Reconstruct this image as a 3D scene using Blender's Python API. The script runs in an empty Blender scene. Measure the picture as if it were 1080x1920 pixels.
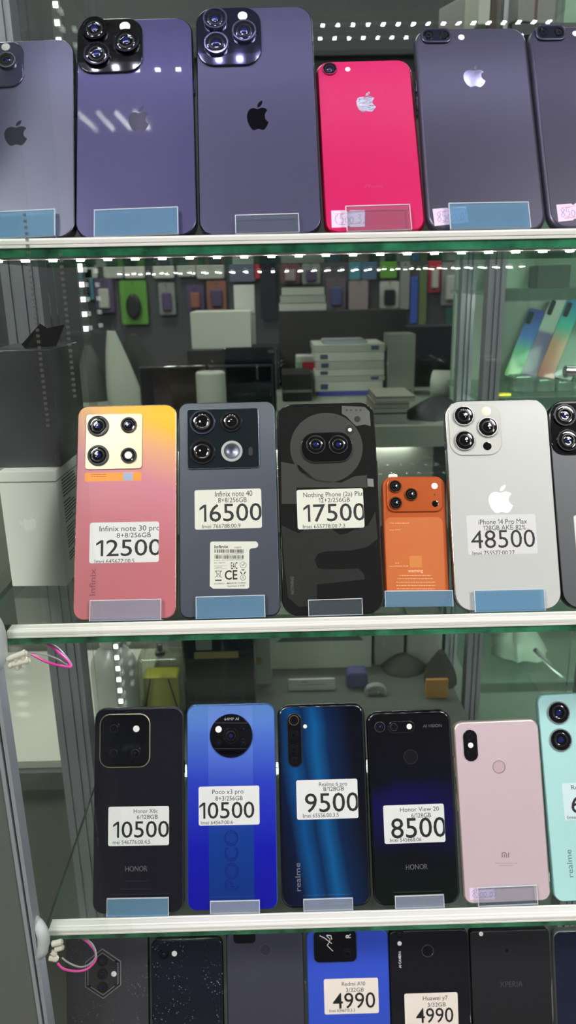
import bpy, bmesh, math, random
from mathutils import Matrix, Vector
random.seed(7)
SC = bpy.context.scene
COL = SC.collection
MM = 0.001
# ------------------------------------------------------------------ camera numbers (mm)
F = 1400.0
CAM = Vector((0.0, -504.0, -31.4))
FW = Vector((0.01099683, 0.95723753, -0.28909407))
RT = Vector((0.99968474, -0.01705074, -0.01843081))
UP = Vector((0.02257193, 0.28880024, 0.95712326))
def ray(px, py): return FW + RT * ((px - 540) / F) + UP * ((960 - py) / F)
def atY(px, py, Y):
    d = ray(px, py); return CAM + d * ((Y - CAM.y) / d.y)
def atZ(px, py, Z):
    d = ray(px, py); return CAM + d * ((Z - CAM.z) / d.z)
SH = [268.0, 0.0, -263.4, -532.0, -766.0]          # heights of the shelf trims (mm)
LEAN = {1: 28.7, 2: 25.5, 3: 22.9, 4: 20.0}

# ------------------------------------------------------------------ materials
def lin(c):
    c = c / 255.0
    return c / 12.92 if c <= 0.04045 else ((c + 0.055) / 1.055) ** 2.4
def rgb(r, g, b): return (lin(r), lin(g), lin(b), 1.0)
MC = {}
def pmat(name, col, rough=0.5, metal=0.0, coat=0.0, emit=None, estr=0.0, spec=0.5, noise=0.0, nscale=60.0, bump=0.0, coat_rough=0.03):
    if name in MC: return MC[name]
    m = bpy.data.materials.new(name); m.use_nodes = True
    nt = m.node_tree; b = nt.nodes['Principled BSDF']
    b.inputs['Base Color'].default_value = rgb(*col)
    b.inputs['Roughness'].default_value = rough
    b.inputs['Metallic'].default_value = metal
    b.inputs['Coat Weight'].default_value = coat
    b.inputs['Coat Roughness'].default_value = coat_rough
    b.inputs['Specular IOR Level'].default_value = spec
    if emit:
        b.inputs['Emission Color'].default_value = rgb(*emit)
        b.inputs['Emission Strength'].default_value = estr
    if noise or bump:
        tc = nt.nodes.new('ShaderNodeTexCoord'); nz = nt.nodes.new('ShaderNodeTexNoise')
        nz.inputs['Scale'].default_value = nscale; nz.inputs['Detail'].default_value = 5
        nt.links.new(tc.outputs['Object'], nz.inputs['Vector'])
        if noise:
            rp = nt.nodes.new('ShaderNodeValToRGB')
            c = rgb(*col)
            rp.color_ramp.elements[0].position = 0.3; rp.color_ramp.elements[1].position = 0.7
            rp.color_ramp.elements[0].color = (c[0]*(1-noise), c[1]*(1-noise), c[2]*(1-noise), 1)
            rp.color_ramp.elements[1].color = (min(1, c[0]*(1+noise)), min(1, c[1]*(1+noise)), min(1, c[2]*(1+noise)), 1)
            nt.links.new(nz.outputs['Fac'], rp.inputs['Fac']); nt.links.new(rp.outputs['Color'], b.inputs['Base Color'])
        if bump:
            bp = nt.nodes.new('ShaderNodeBump'); bp.inputs['Strength'].default_value = bump; bp.inputs['Distance'].default_value = 0.0005
            nt.links.new(nz.outputs['Fac'], bp.inputs['Height']); nt.links.new(bp.outputs['Normal'], b.inputs['Normal'])
    MC[name] = m; return m
def gradmat(name, stops, ax=(0, 0, 1), off=0.0, rough=0.25, metal=0.0, coat=0.0, wave=None, spec=0.5):
    """a finish whose colour runs along a direction of the panel (object coordinates, mm)"""
    m = bpy.data.materials.new(name); m.use_nodes = True
    nt = m.node_tree; b = nt.nodes['Principled BSDF']
    b.inputs['Roughness'].default_value = rough; b.inputs['Metallic'].default_value = metal
    b.inputs['Coat Weight'].default_value = coat; b.inputs['Coat Roughness'].default_value = 0.03
    b.inputs['Specular IOR Level'].default_value = spec
    tc = nt.nodes.new('ShaderNodeTexCoord'); dp = nt.nodes.new('ShaderNodeVectorMath'); dp.operation = 'DOT_PRODUCT'
    nt.links.new(tc.outputs['Object'], dp.inputs[0]); dp.inputs[1].default_value = [a / MM for a in ax]
    ad = nt.nodes.new('ShaderNodeMath'); ad.operation = 'ADD'; ad.inputs[1].default_value = off
    nt.links.new(dp.outputs['Value'], ad.inputs[0])
    last = ad
    if wave:
        nz = nt.nodes.new('ShaderNodeTexNoise'); nz.inputs['Scale'].default_value = wave[0]
        nt.links.new(tc.outputs['Object'], nz.inputs['Vector'])
        mu = nt.nodes.new('ShaderNodeMath'); mu.operation = 'MULTIPLY_ADD'; mu.inputs[1].default_value = wave[1]
        nt.links.new(nz.outputs['Fac'], mu.inputs[0]); nt.links.new(ad.outputs[0], mu.inputs[2]); last = mu
    rp = nt.nodes.new('ShaderNodeValToRGB'); cr = rp.color_ramp
    while len(cr.elements) < len(stops): cr.elements.new(0.5)
    for e, (p, c) in zip(cr.elements, stops): e.position = p; e.color = rgb(*c)
    nt.links.new(last.outputs[0], rp.inputs['Fac']); nt.links.new(rp.outputs['Color'], b.inputs['Base Color'])
    return m
def dusty(name, base, rough, coat, scale, lo, amt=(150, 150, 156)):
    m = pmat(name, base, rough, 0, coat); nt = m.node_tree; b = nt.nodes['Principled BSDF']
    tc = nt.nodes.new('ShaderNodeTexCoord'); vo = nt.nodes.new('ShaderNodeTexVoronoi'); vo.inputs['Scale'].default_value = scale
    nz = nt.nodes.new('ShaderNodeTexNoise'); nz.inputs['Scale'].default_value = 45
    nt.links.new(tc.outputs['Object'], vo.inputs['Vector']); nt.links.new(tc.outputs['Object'], nz.inputs['Vector'])
    mr = nt.nodes.new('ShaderNodeMapRange'); mr.inputs['From Min'].default_value = lo + .06; mr.inputs['From Max'].default_value = lo - .04
    nt.links.new(vo.outputs['Distance'], mr.inputs['Value'])
    m2 = nt.nodes.new('ShaderNodeMapRange'); m2.inputs['From Min'].default_value = .48; m2.inputs['From Max'].default_value = .62
    nt.links.new(nz.outputs['Fac'], m2.inputs['Value'])
    mu = nt.nodes.new('ShaderNodeMath'); mu.operation = 'MULTIPLY'; nt.links.new(mr.outputs[0], mu.inputs[0]); nt.links.new(m2.outputs[0], mu.inputs[1])
    mx = nt.nodes.new('ShaderNodeMix'); mx.data_type = 'RGBA'; mx.inputs['A'].default_value = rgb(*base); mx.inputs['B'].default_value = rgb(*amt)
    nt.links.new(mu.outputs[0], mx.inputs['Factor']); nt.links.new(mx.outputs['Result'], b.inputs['Base Color'])
    return m
def thinglass(name, tint=(255, 255, 255), refl=0.05, rough=0.0, haze=0.0, hcol=(200, 220, 235), graz=0.6):
    """thin clear sheet: lets light straight through, mirrors a little, may carry a milky film"""
    if name in MC: return MC[name]
    m = bpy.data.materials.new(name); m.use_nodes = True
    nt = m.node_tree; nt.nodes.clear()
    out = nt.nodes.new('ShaderNodeOutputMaterial'); tr = nt.nodes.new('ShaderNodeBsdfTransparent')
    tr.inputs['Color'].default_value = rgb(*tint)
    gl = nt.nodes.new('ShaderNodeBsdfGlossy'); gl.inputs['Roughness'].default_value = rough
    fr = nt.nodes.new('ShaderNodeLayerWeight'); fr.inputs['Blend'].default_value = 0.12
    mr = nt.nodes.new('ShaderNodeMapRange'); mr.inputs['To Min'].default_value = refl; mr.inputs['To Max'].default_value = graz
    nt.links.new(fr.outputs['Fresnel'], mr.inputs['Value'])
    mx = nt.nodes.new('ShaderNodeMixShader'); nt.links.new(mr.outputs['Result'], mx.inputs['Fac'])
    src = tr.outputs[0]
    if haze:
        df = nt.nodes.new('ShaderNodeBsdfDiffuse'); df.inputs['Color'].default_value = rgb(*hcol)
        m2 = nt.nodes.new('ShaderNodeMixShader'); m2.inputs['Fac'].default_value = haze
        nt.links.new(tr.outputs[0], m2.inputs[1]); nt.links.new(df.outputs[0], m2.inputs[2]); src = m2.outputs[0]
    nt.links.new(src, mx.inputs[1]); nt.links.new(gl.outputs[0], mx.inputs[2])
    nt.links.new(mx.outputs[0], out.inputs['Surface'])
    MC[name] = m; return m

# ------------------------------------------------------------------ mesh builder (everything in mm)
class MB:
    def __init__(s): s.v = []; s.f = []; s.m = []
    def add(s, pts): i = len(s.v); s.v += [tuple(p) for p in pts]; return i
    def face(s, ids, mi=0): s.f.append(list(ids)); s.m.append(mi)
    def loft(s, rings, mi=0, cap0=True, cap1=True, closed=True, mcap=None):
        n = len(rings[0]); st = [s.add(r) for r in rings]
        for a, b in zip(st, st[1:]):
            for k in range(n if closed else n - 1):
                j = (k + 1) % n; s.face((a + k, a + j, b + j, b + k), mi)
        if cap0: s.face([st[0] + k for k in range(n)], mi if mcap is None else mcap)
        if cap1: s.face([st[-1] + k for k in range(n)][::-1], mi if mcap is None else mcap)
    def slab(s, pts, y0, y1, bev=0.0, mi=0, seg=3, mcap=None, back_bev=None):
        """outline (x,z), front at y0 (towards the viewer), back at y1"""
        rings = []
        if bev > 0:
            for k in range(seg + 1):
                a = math.pi / 2 * k / seg
                rings.append([(x, y0 + bev * (1 - math.sin(a)), z) for x, z in inset(pts, bev * (1 - math.cos(a)) )][:] if False else [(x, y0 + bev - bev * math.cos(a), z) for x, z in inset(pts, bev - bev * math.sin(a))])
        else: rings.append([(x, y0, z) for x, z in pts])
        bb = bev if back_bev is None else back_bev
        if bb > 0:
            for k in range(seg + 1):
                a = math.pi / 2 * k / seg
                rings.append([(x, y1 - bb + bb * math.sin(a), z) for x, z in inset(pts, bb - bb * math.cos(a))])
        else: rings.append([(x, y1, z) for x, z in pts])
        s.loft(rings, mi, mcap=mcap)
    def box(s, x0, x1, y0, y1, z0, z1, mi=0, bev=0.0):
        if bev: s.slab(rr((x0+x1)/2, (z0+z1)/2, x1-x0, z1-z0, bev, 3), y0, y1, bev * 0.6, mi, 2)
        else: s.slab([(x0, z0), (x1, z0), (x1, z1), (x0, z1)], y0, y1, 0, mi)
    def lathe(s, cx, cz, prof, n=32, mis=None, mi=0):
        """profile (r, y) around the axis y through (cx, cz)"""
        rings = []
        for r, y in prof: rings.append([(cx + r * math.cos(2*math.pi*k/n), y, cz + r * math.sin(2*math.pi*k/n)) for k in range(n)])
        st = [s.add(r) for r in rings]
        for q, (a, b) in enumerate(zip(st, st[1:])):
            mm = mis[q] if mis else mi
            for k in range(n):
                j = (k + 1) % n; s.face((a + k, a + j, b + j, b + k), mm)
        s.face([st[-1] + k for k in range(n)], mis[-1] if mis else mi)
        s.face([st[0] + k for k in range(n)][::-1], mis[0] if mis else mi)
    def lathez(s, cx, cy, prof, n=24, mi=0):
        """profile (r, z) around the vertical through (cx, cy)"""
        rings = [[(cx + r*math.cos(2*math.pi*k/n), cy + r*math.sin(2*math.pi*k/n), z) for k in range(n)] for r, z in prof]
        s.loft(rings, mi)
    def tube(s, pts, r, n=8, mi=0):
        P = [Vector(p) for p in pts]; rings = []; pa_ = None
        for i, p in enumerate(P):
            t = (P[min(i+1, len(P)-1)] - P[max(i-1, 0)]).normalized()
            a = t.cross(Vector((0, 0, 1)))
            if a.length < 1e-3: a = t.cross(Vector((1, 0, 0)))
            if pa_ is not None and (pa_ - t * pa_.dot(t)).length > 1e-3: a = pa_ - t * pa_.dot(t)
            a.normalize(); pa_ = a; b = t.cross(a)
            rr_ = r[i] if isinstance(r, (list, tuple)) else r
            rings.append([p + a * (rr_ * math.cos(2*math.pi*k/n)) + b * (rr_ * math.sin(2*math.pi*k/n)) for k in range(n)])
        s.loft(rings, mi)
    def ribbon(s, pts, w, y, mi=0):
        """flat pen stroke lying at depth y"""
        P = [Vector(p) for p in pts]; L = []; R = []
        for i, p in enumerate(P):
            t = (P[min(i+1, len(P)-1)] - P[max(i-1, 0)])
            t = t.normalized() if t.length > 0 else Vector((1, 0))
            nrm = Vector((-t.y, t.x)) * (w / 2); L.append(p + nrm); R.append(p - nrm)
        a = s.add([(q.x, y, q.y) for q in L]); b = s.add([(q.x, y, q.y) for q in R])
        for i in range(len(P) - 1): s.face((a+i, a+i+1, b+i+1, b+i), mi)
    def build(s, name, mats, parent=None, smooth=35, M=None):
        me = bpy.data.meshes.new(name)
        vs = [Vector(v) for v in s.v]
        if M is not None: vs = [M @ v for v in vs]
        me.from_pydata([v * MM for v in vs], [], s.f)
        if not isinstance(mats, (list, tuple)): mats = [mats]
        for m in mats: me.materials.append(m)
        for p, mi in zip(me.polygons, s.m): p.material_index = mi
        bm = bmesh.new(); bm.from_mesh(me); bmesh.ops.recalc_face_normals(bm, faces=bm.faces); bm.to_mesh(me); bm.free()
        if smooth:
            for p in me.polygons: p.use_smooth = True
            me.set_sharp_from_angle(angle=math.radians(smooth))
            for p in me.polygons:
                if len(p.vertices) > 4: p.use_smooth = False
        o = bpy.data.objects.new(name, me); COL.objects.link(o)
        if parent is not None: o.parent = parent
        return o
def rr(cx, cz, w, h, r, n=8):
    r = min(r, w/2 - 0.001, h/2 - 0.001); o = []
    for sx, sz, a0 in ((1, -1, -90), (1, 1, 0), (-1, 1, 90), (-1, -1, 180)):
        for k in range(n + 1):
            a = math.radians(a0 + 90 * k / n)
            o.append((cx + sx*(w/2 - r) + r*math.cos(a), cz + sz*(h/2 - r) + r*math.sin(a)))
    return o
def inset(pts, d):
    if abs(d) < 1e-6: return list(pts)
    n = len(pts); out = []
    for i in range(n):
        p0 = Vector(pts[i-1]); p = Vector(pts[i]); p1 = Vector(pts[(i+1) % n])
        e0 = p - p0; e1 = p1 - p
        if e0.length < 1e-6: e0 = e1
        if e1.length < 1e-6: e1 = e0
        n0 = Vector((-e0.y, e0.x)).normalized(); n1 = Vector((-e1.y, e1.x)).normalized()
        b = n0 + n1
        b = b / max(0.3, b.length_squared) * 2 if b.length > 1e-6 else n0
        out.append((p.x + b.x * d, p.y + b.y * d))
    return out
def circ(cx, cz, r, n=24): return [(cx + r*math.cos(2*math.pi*k/n), cz + r*math.sin(2*math.pi*k/n)) for k in range(n)]

def tag(o, label=None, cat=None, group=None, kind=None):
    if label: o['label'] = label
    if cat: o['category'] = cat
    if group: o['group'] = group
    if kind: o['kind'] = kind
    return o
def empty(name, loc, label=None, cat=None, group=None, M=None):
    o = bpy.data.objects.new(name, None); COL.objects.link(o); o.empty_display_size = 0.02
    if M is not None:
        mm = M.copy(); mm.translation = mm.translation * MM; o.matrix_world = mm
    else: o.location = Vector(loc) * MM
    return tag(o, label, cat, group)

# ------------------------------------------------------------------ text
FC = {}
def raw_geo(s, bold=0.0):
    key = (s, bold)
    if key in FC: return FC[key]
    cu = bpy.data.curves.new('t', 'FONT'); cu.body = s; cu.size = 1.0; cu.offset = bold; cu.resolution_u = 3
    ob = bpy.data.objects.new('t', cu); COL.objects.link(ob)
    dg = bpy.context.evaluated_depsgraph_get(); dg.update()
    me = bpy.data.meshes.new_from_object(ob.evaluated_get(dg))
    v = [(p.co.x, p.co.y) for p in me.vertices]; f = [list(p.vertices) for p in me.polygons]
    bpy.data.objects.remove(ob); bpy.data.curves.remove(cu); bpy.data.meshes.remove(me)
    FC[key] = (v, f); return FC[key]
def wid(s):
    v = raw_geo(s)[0]; return max(p[0] for p in v) - min(p[0] for p in v)
def text_geo(s, bold=0.0):
    """outlines of a line of print; the figure 1 gets a flag, as on the labels"""
    if '1' not in s: return raw_geo(s, bold)
    v, f, x = [], [], 0.0; H = max(p[1] for p in raw_geo('H')[0]); base = wid('HH')
    for part in __import__('re').findall(r'1|[^1]+', s):
        if part == '1':
            t = H * 0.115 + 2 * bold; x0 = x + H * 0.04; i = len(v)
            v += [(x0 + H*.25, 0), (x0 + H*.25 + t, 0), (x0 + H*.25 + t, H), (x0 + H*.25 - t*.1, H), (x0 + H*.25, H - t*1.35), (x0, H - t*2.7), (x0 + t*.1, H - t*1.5)]
            f += [[i, i+1, i+2, i+3, i+4], [i+4, i+3, i+6, i+5]]; x += H * 0.52
        else:
            pv, pf = raw_geo(part, bold); i = len(v); core = part.strip()
            v += [(p[0] + x, p[1]) for p in pv]; f += [[i + q for q in fc] for fc in pf]
            x += wid('H' + part + 'H') - base
    return v, f
def cap_h(): 
    v, f = text_geo('H'); return max(p[1] for p in v)
def put_text(mb, s, x0, x1, zb, zt, y, bold=0.0, clip=None, rot=False, mi=0):
    """cap height zb..zt, ink from x0 to x1; rot: reads upwards, x0/x1 then run along z and zb/zt along -x"""
    v, f = text_geo(s, bold)
    if not v: return
    mnx = min(p[0] for p in v); mxx = max(p[0] for p in v)
    H = cap_h(); sx = (x1 - x0) / (mxx - mnx); sz = (zt - zb) / H
    bm = bmesh.new(); bv = []
    for a, b in v: bv.append(bm.verts.new((x0 + (a - mnx) * sx, y, zb + b * sz)))
    for q in f:
        try: bm.faces.new([bv[i] for i in q])
        except ValueError: pass
    if clip is not None:
        cx, cz = clip
        if cx is not None: bmesh.ops.bisect_plane(bm, geom=bm.verts[:] + bm.edges[:] + bm.faces[:], plane_co=(cx, 0, 0), plane_no=(1, 0, 0), clear_outer=True)
        if cz is not None: bmesh.ops.bisect_plane(bm, geom=bm.verts[:] + bm.edges[:] + bm.faces[:], plane_co=(0, 0, cz), plane_no=(0, 0, -1), clear_outer=True)
    bm.verts.index_update()
    pts = [tuple(p.co) for p in bm.verts]
    if rot: pts = [(-p[2], p[1], p[0]) for p in pts]
    st = mb.add(pts)
    for q in bm.faces: mb.face([st + p.index for p in q.verts], mi)
    bm.free()

APPLE = ("M12.152 6.896c-.948 0-2.415-1.078-3.96-1.04-2.04.027-3.91 1.183-4.961 3.014-2.117 3.675-.546 9.103 1.519 12.09 1.013 1.454 2.208 3.09 3.792 3.039 1.52-.065 2.09-.987 3.935-.987 1.831 0 2.35.987 3.96.948 1.637-.026 2.676-1.48 3.676-2.948 1.156-1.688 1.636-3.325 1.662-3.415-.039-.013-3.182-1.221-3.22-4.857-.026-3.04 2.48-4.494 2.597-4.559-1.429-2.09-3.623-2.324-4.39-2.376-2-.156-3.675 1.09-4.61 1.09z",
         "M15.53 3.83c.843-1.012 1.4-2.427 1.245-3.83-1.207.052-2.662.805-3.532 1.818-.78.896-1.454 2.338-1.273 3.714 1.338.104 2.715-.688 3.559-1.701z")
def svg_poly(d):
    import re
    t = re.findall(r'[Mcz]|-?\d*\.\d+|-?\d+', d); pts = []; i = 0; cur = None
    while i < len(t):
        if t[i] == 'M': cur = (float(t[i+1]), float(t[i+2])); pts.append(cur); i += 3
        elif t[i] == 'z': break
        else:
            if t[i] == 'c': i += 1
            n = [float(q) for q in t[i:i+6]]; i += 6
            p0 = cur; p1 = (p0[0]+n[0], p0[1]+n[1]); p2 = (p0[0]+n[2], p0[1]+n[3]); p3 = (p0[0]+n[4], p0[1]+n[5])
            for k in range(1, 6):
                u = k / 5
                pts.append(tuple((1-u)**3*a + 3*u*(1-u)**2*b + 3*u*u*(1-u)*c + u**3*e for a, b, c, e in zip(p0, p1, p2, p3)))
            cur = p3
    o = []
    for p in pts:
        if not o or (abs(p[0]-o[-1][0]) + abs(p[1]-o[-1][1])) > 1e-3: o.append(p)
    if (abs(o[0][0]-o[-1][0]) + abs(o[0][1]-o[-1][1])) < 1e-2: o.pop()
    return o
APL = [svg_poly(a) for a in APPLE]

# pen strokes for the handwritten tags (unit boxes)
PEN = {'8': [(.5,.8),(.25,1),(.05,.8),(.25,.55),(.5,.25),(.25,0),(0,.2),(.25,.5),(.5,.8)],
       '5': [(.55,1),(.15,1),(.1,.55),(.4,.6),(.5,.3),(.3,0),(0,.1)],
       '0': [(.3,.7),(.08,.5),(.08,.15),(.3,0),(.5,.2),(.48,.55),(.3,.7)],
       '1': [(.1,.8),(.35,1),(.15,0)], '3': [(.1,.95),(.45,.9),(.2,.55),(.5,.35),(.3,0),(0,.1)],
       'C': [(.4,1),(.1,.7),(.05,.3),(.3,0)], '9': [(.45,.7),(.2,.6),(.1,.85),(.35,1),(.45,.7),(.3,0)], ',': [(.2,.1),(.1,-.15)]}

# ------------------------------------------------------------------ shared looks
M_steel = pmat('brushed aluminium', (150, 152, 158), 0.32, 0.85)
M_alu = pmat('anodised aluminium', (150, 152, 160), 0.42, 0.35)
M_alu_light = pmat('light anodised aluminium', (190, 192, 205), 0.35, 0.4)
M_chrome = pmat('polished steel', (215, 215, 220), 0.12, 1.0)
M_white = pmat('white paper', (220, 221, 220), 0.55)
M_cream = pmat('cream paper', (226, 216, 206), 0.55)
M_ink = pmat('black ink', (22, 22, 26), 0.6)
M_inkgrey = pmat('grey ink', (95, 95, 100), 0.5)
M_penblue = pmat('violet ballpoint', (105, 85, 165), 0.6)
M_penred = pmat('red ballpoint', (200, 60, 110), 0.6)
M_lilac = pmat('lilac tag paper', (226, 206, 232), 0.6)
M_lens = pmat('lens glass', (8, 8, 12), 0.04, 0.0, 1.0)
M_lensblue = pmat('coated lens', (22, 30, 95), 0.05, 0.0, 1.0)
M_lensring = pmat('dark lens ring', (38, 38, 44), 0.25, 0.6)
M_black = pmat('black plastic', (16, 16, 18), 0.4)
M_flash = pmat('flash diffuser', (240, 238, 232), 0.35)
M_glassedge = pmat('green cut glass', (40, 104, 74), 0.18, 0.0, 0.6, noise=0.8, nscale=55, bump=0.5)
M_shelfglass = thinglass('shelf glass', (246, 251, 248), 0.04, haze=0.04, hcol=(190, 200, 195))
M_pane = thinglass('clear pane', (253, 254, 253), 0.008, graz=0.25)
M_rearpane = thinglass('rear pane', (250, 253, 251), 0.04)
M_sidepane = thinglass('scuffed side pane', (250, 252, 250), 0.02, 0.12, graz=0.10)
M_acr = thinglass('clear acrylic', (246, 248, 250), 0.05, 0.02, 0.05)
M_acrblue = thinglass('acrylic with blue film', (205, 228, 245), 0.05, 0.04, 0.30, (150, 195, 225))
M_acrmilk = thinglass('scuffed acrylic', (240, 244, 250), 0.05, 0.05, 0.22, (205, 215, 235))
M_acredge = thinglass('acrylic edge', (230, 238, 255), 0.15, 0.1, 0.8, (242, 246, 255))  # milky white put in for the glow of cut edges
M_trim = pmat('pale trim', (232, 231, 226), 0.4, 0.0)
M_trimdark = pmat('trim groove', (140, 138, 132), 0.5)

# ------------------------------------------------------------------ phones
class Phone:
    def __init__(s, label, x, row, lean, rot, w, h, t, r, frame, back, edge=1.0, back_inset=0.8, z=None, y0=0.0, group=None, cat='phone', name='smartphone', back_up=0.15, back_bev=0.15):
        a = math.radians(lean); tt = math.radians(rot)
        R = Matrix.Rotation(-a, 4, 'X') @ Matrix.Rotation(tt, 4, 'Y')
        s.M = Matrix.Translation((x, y0, SH[row] if z is None else z)) @ R
        s.Mi = s.M.inverted(); s.w, s.h, s.t = w, h, t
        s.root = empty(name, None, label, cat, group, M=s.M)
        mb = MB(); mb.slab(rr(0, h/2, w, h, r, 10), 0, t, edge, 0, 4); mb.build('frame', frame, s.root)
        if back is not None:
            mb = MB(); i = back_inset
            mb.slab(rr(0, h/2, w - 2*i, h - 2*i, r - i, 10), -back_up, 0.3, back_bev, 0, 3, back_bev=0)
            s.back = mb.build('back_panel', back, s.root)
        s.y = -back_up
    def at(s, px, py, y=None):
        """photo point -> (x, z) on the phone's back"""
        if y is None: y = s.y
        o = s.Mi @ CAM; d = s.Mi.to_3x3() @ ray(px, py)
        p = o + d * ((y - o.y) / d.y); return p.x, p.z
    def box(s, x0, y0, x1, y1):
        xm, ym = (x0+x1)/2, (y0+y1)/2
        return s.at(x0, ym)[0], s.at(x1, ym)[0], s.at(xm, y1)[1], s.at(xm, y0)[1]
    def plate(s, name, px, r, up, mat, bev=0.3, parent=None, base=None, rim=None, rimw=0.8):
        a, b, c, d = s.box(*px); base = s.y if base is None else base
        mb = MB(); p = rr((a+b)/2, (c+d)/2, b-a, d-c, r, 8)
        if rim is not None:
            mb.slab(p, base - up, base + 0.2, min(bev, up*0.9), 1, 3, back_bev=0)
            mb.slab(inset(p, rimw), base - up - 0.05, base - up + 0.3, 0.03, 0, 1, back_bev=0)
            return mb.build(name, [mat, rim], parent or s.root)
        mb.slab(p, base - up, base + 0.2, min(bev, up*0.9), 0, 3, back_bev=0)
        return mb.build(name, mat, parent or s.root)
    def lens(s, cx, cy, rpx, up=1.5, rim=None, base=None, parent=None, core=None, rimf=0.86, name='lens', glass=None):
        x, z = s.at(cx, cy); r = abs(s.at(cx + rpx, cy)[0] - x); b = s.y if base is None else base
        t = b - up
        mb = MB()
        mb.lathe(x, z, [(r, b + .1), (r, t + .15*r*.3), (r*.985, t), (r*rimf, t), (r*rimf*.97, t + .25), (r*.62, t + .3), (r*.60, t + .22), (r*.50, t + .22), (r*.48, t + .34), (r*.24, t + .36), (r*.22, t + .3), (.01, t + .3)],
                 32, [0, 0, 0, 1, 1, 3, 3, 1, 1, 2, 2, 2])
        return mb.build(name, [rim or M_lensring, glass or M_lens, core or M_lensblue, pmat('lens barrel', (30, 30, 34), 0.3, 0.3)], parent or s.root)
    def dot(s, cx, cy, rpx, mat, up=0.2, base=None, parent=None, name='flash'):
        x, z = s.at(cx, cy); r = abs(s.at(cx + rpx, cy)[0] - x); b = s.y if base is None else base
        mb = MB(); mb.lathe(x, z, [(r, b + .1), (r, b - up*.6), (r*.85, b - up), (.01, b - up*1.05)], 20)
        return mb.build(name, mat, parent or s.root)
    def ring(s, cx, cy, rpx, wpx, mat, inner=None, up=0.15, name='fingerprint_sensor', base=None):
        x, z = s.at(cx, cy); r = abs(s.at(cx + rpx, cy)[0] - x); wd = r * wpx / rpx; b = s.y if base is None else base
        mb = MB(); mb.lathe(x, z, [(r, b + .1), (r, b - up), (r - wd, b - up), (r - wd - .1, b - .03), (.01, b - .02)], 36, [0, 0, 0, 1, 1])
        return mb.build(name, [mat, inner or mat], s.root)
    def apple(s, x0, y0, x1, y1, mat, name='logo', turn=0):
        a, b, c, d = s.box(x0, y0, x1, y1); mb = MB()
        allp = [p for q in APL for p in q]
        mnx = min(p[0] for p in allp); mxx = max(p[0] for p in allp); mny = min(p[1] for p in allp); mxy = max(p[1] for p in allp)
        for q in APL:
            o = [(a + (p[0]-mnx)/(mxx-mnx)*(b-a), d - (p[1]-mny)/(mxy-mny)*(d-c)) for p in q]
            mb.slab(o, s.y - 0.06, s.y + 0.05, 0, 0)
        return mb.build(name, mat, s.root, smooth=0)
    def text(s, items, mat, name='printed_text', base=None, parent=None):
        b = (s.y if base is None else base) - 0.05
        mb = MB()
        for it in items:
            t, x0, y0, x1, y1 = it[:5]; bold = it[5] if len(it) > 5 else 0.0; clip = it[6] if len(it) > 6 else None; rot = it[7] if len(it) > 7 else False
            l, r_, bo, to = s.box(x0, y0, x1, y1)
            if rot: put_text(mb, t, bo, to, -r_, -l, b, bold, None, True)
            else: put_text(mb, t, l, r_, bo, to, b, bold, clip)
        return mb.build(name, mat, parent or s.root, smooth=0)
    def sticker(s, px, items, mat=None, r=1.6, label=None):
        l, r_, bo, to = s.box(*px); mb = MB()
        mb.slab(rr((l+r_)/2, (bo+to)/2, r_-l, to-bo, r, 4), s.y - 0.14, s.y + 0.02, 0.03, 0, 1, back_bev=0)
        st = mb.build('price_sticker', mat or M_white, s.root)
        mb = MB()
        for t, x0, y0, x1, y1, bold in items:
            a, b, c, d = s.box(x0, y0, x1, y1)
            put_text(mb, t, a, b, c, d, s.y - 0.19, bold, (r_ - 0.15, bo + 0.1))
        mb.build('printed_text', M_ink, st, smooth=0)
        return st
    def handtag(s, quad, chars, ul=True):
        """little notched paper tag with pen writing; quad = photo corners TL TR BR BL"""
        q = [Vector(s.at(*p)) for p in quad]
        def P(u, v): return (q[0]*(1-u) + q[1]*u)*(1-v) + (q[3]*(1-u) + q[2]*u)*v
        out = []
        for u, v in ((0,1),): pass
        n = 8
        for k in range(n+1): out.append(P(k/n*0.44, 1)) if k in (0, n) else None
        for k in range(5): out.append(P(0.44 + 0.12*k/4, 1 - 0.09*math.sin(math.pi*k/4)))
        out.append(P(1, 1)); out.append(P(1, 0))
        for k in range(5): out.append(P(0.56 - 0.12*k/4, 0.09*math.sin(math.pi*k/4)))
        out.append(P(0, 0))
        o2 = []
        for p in out:
            if not o2 or (p - o2[-1]).length > 1e-3: o2.append(p)
        mb = MB(); mb.slab([(p.x, p.y) for p in o2], s.y - 0.12, s.y + 0.02, 0, 0)
        st = mb.build('handwritten_tag', M_lilac, s.root, smooth=0)
        mb = MB(); u = 0.1
        for ch in chars:
            if ch == ' ': u += 0.1; continue
            k = PEN[ch]; sc = 0.55
            mb.ribbon([P(u + p[0]*0.24, 0.78 - p[1]*sc) for p in k], 0.28, s.y - 0.17, 0)
            u += 0.145 if ch != ',' else 0.05
        if ul:
            mb.ribbon([P(0.2, 0.84), P(0.88, 0.8)], 0.3, s.y - 0.165, 1)
            mb.ribbon([P(0.16, 0.2), P(0.86, 0.14)], 0.2, s.y - 0.165, 1)
        mb.build('handwriting', [M_penblue, M_penred], st, smooth=0)
        return st
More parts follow.
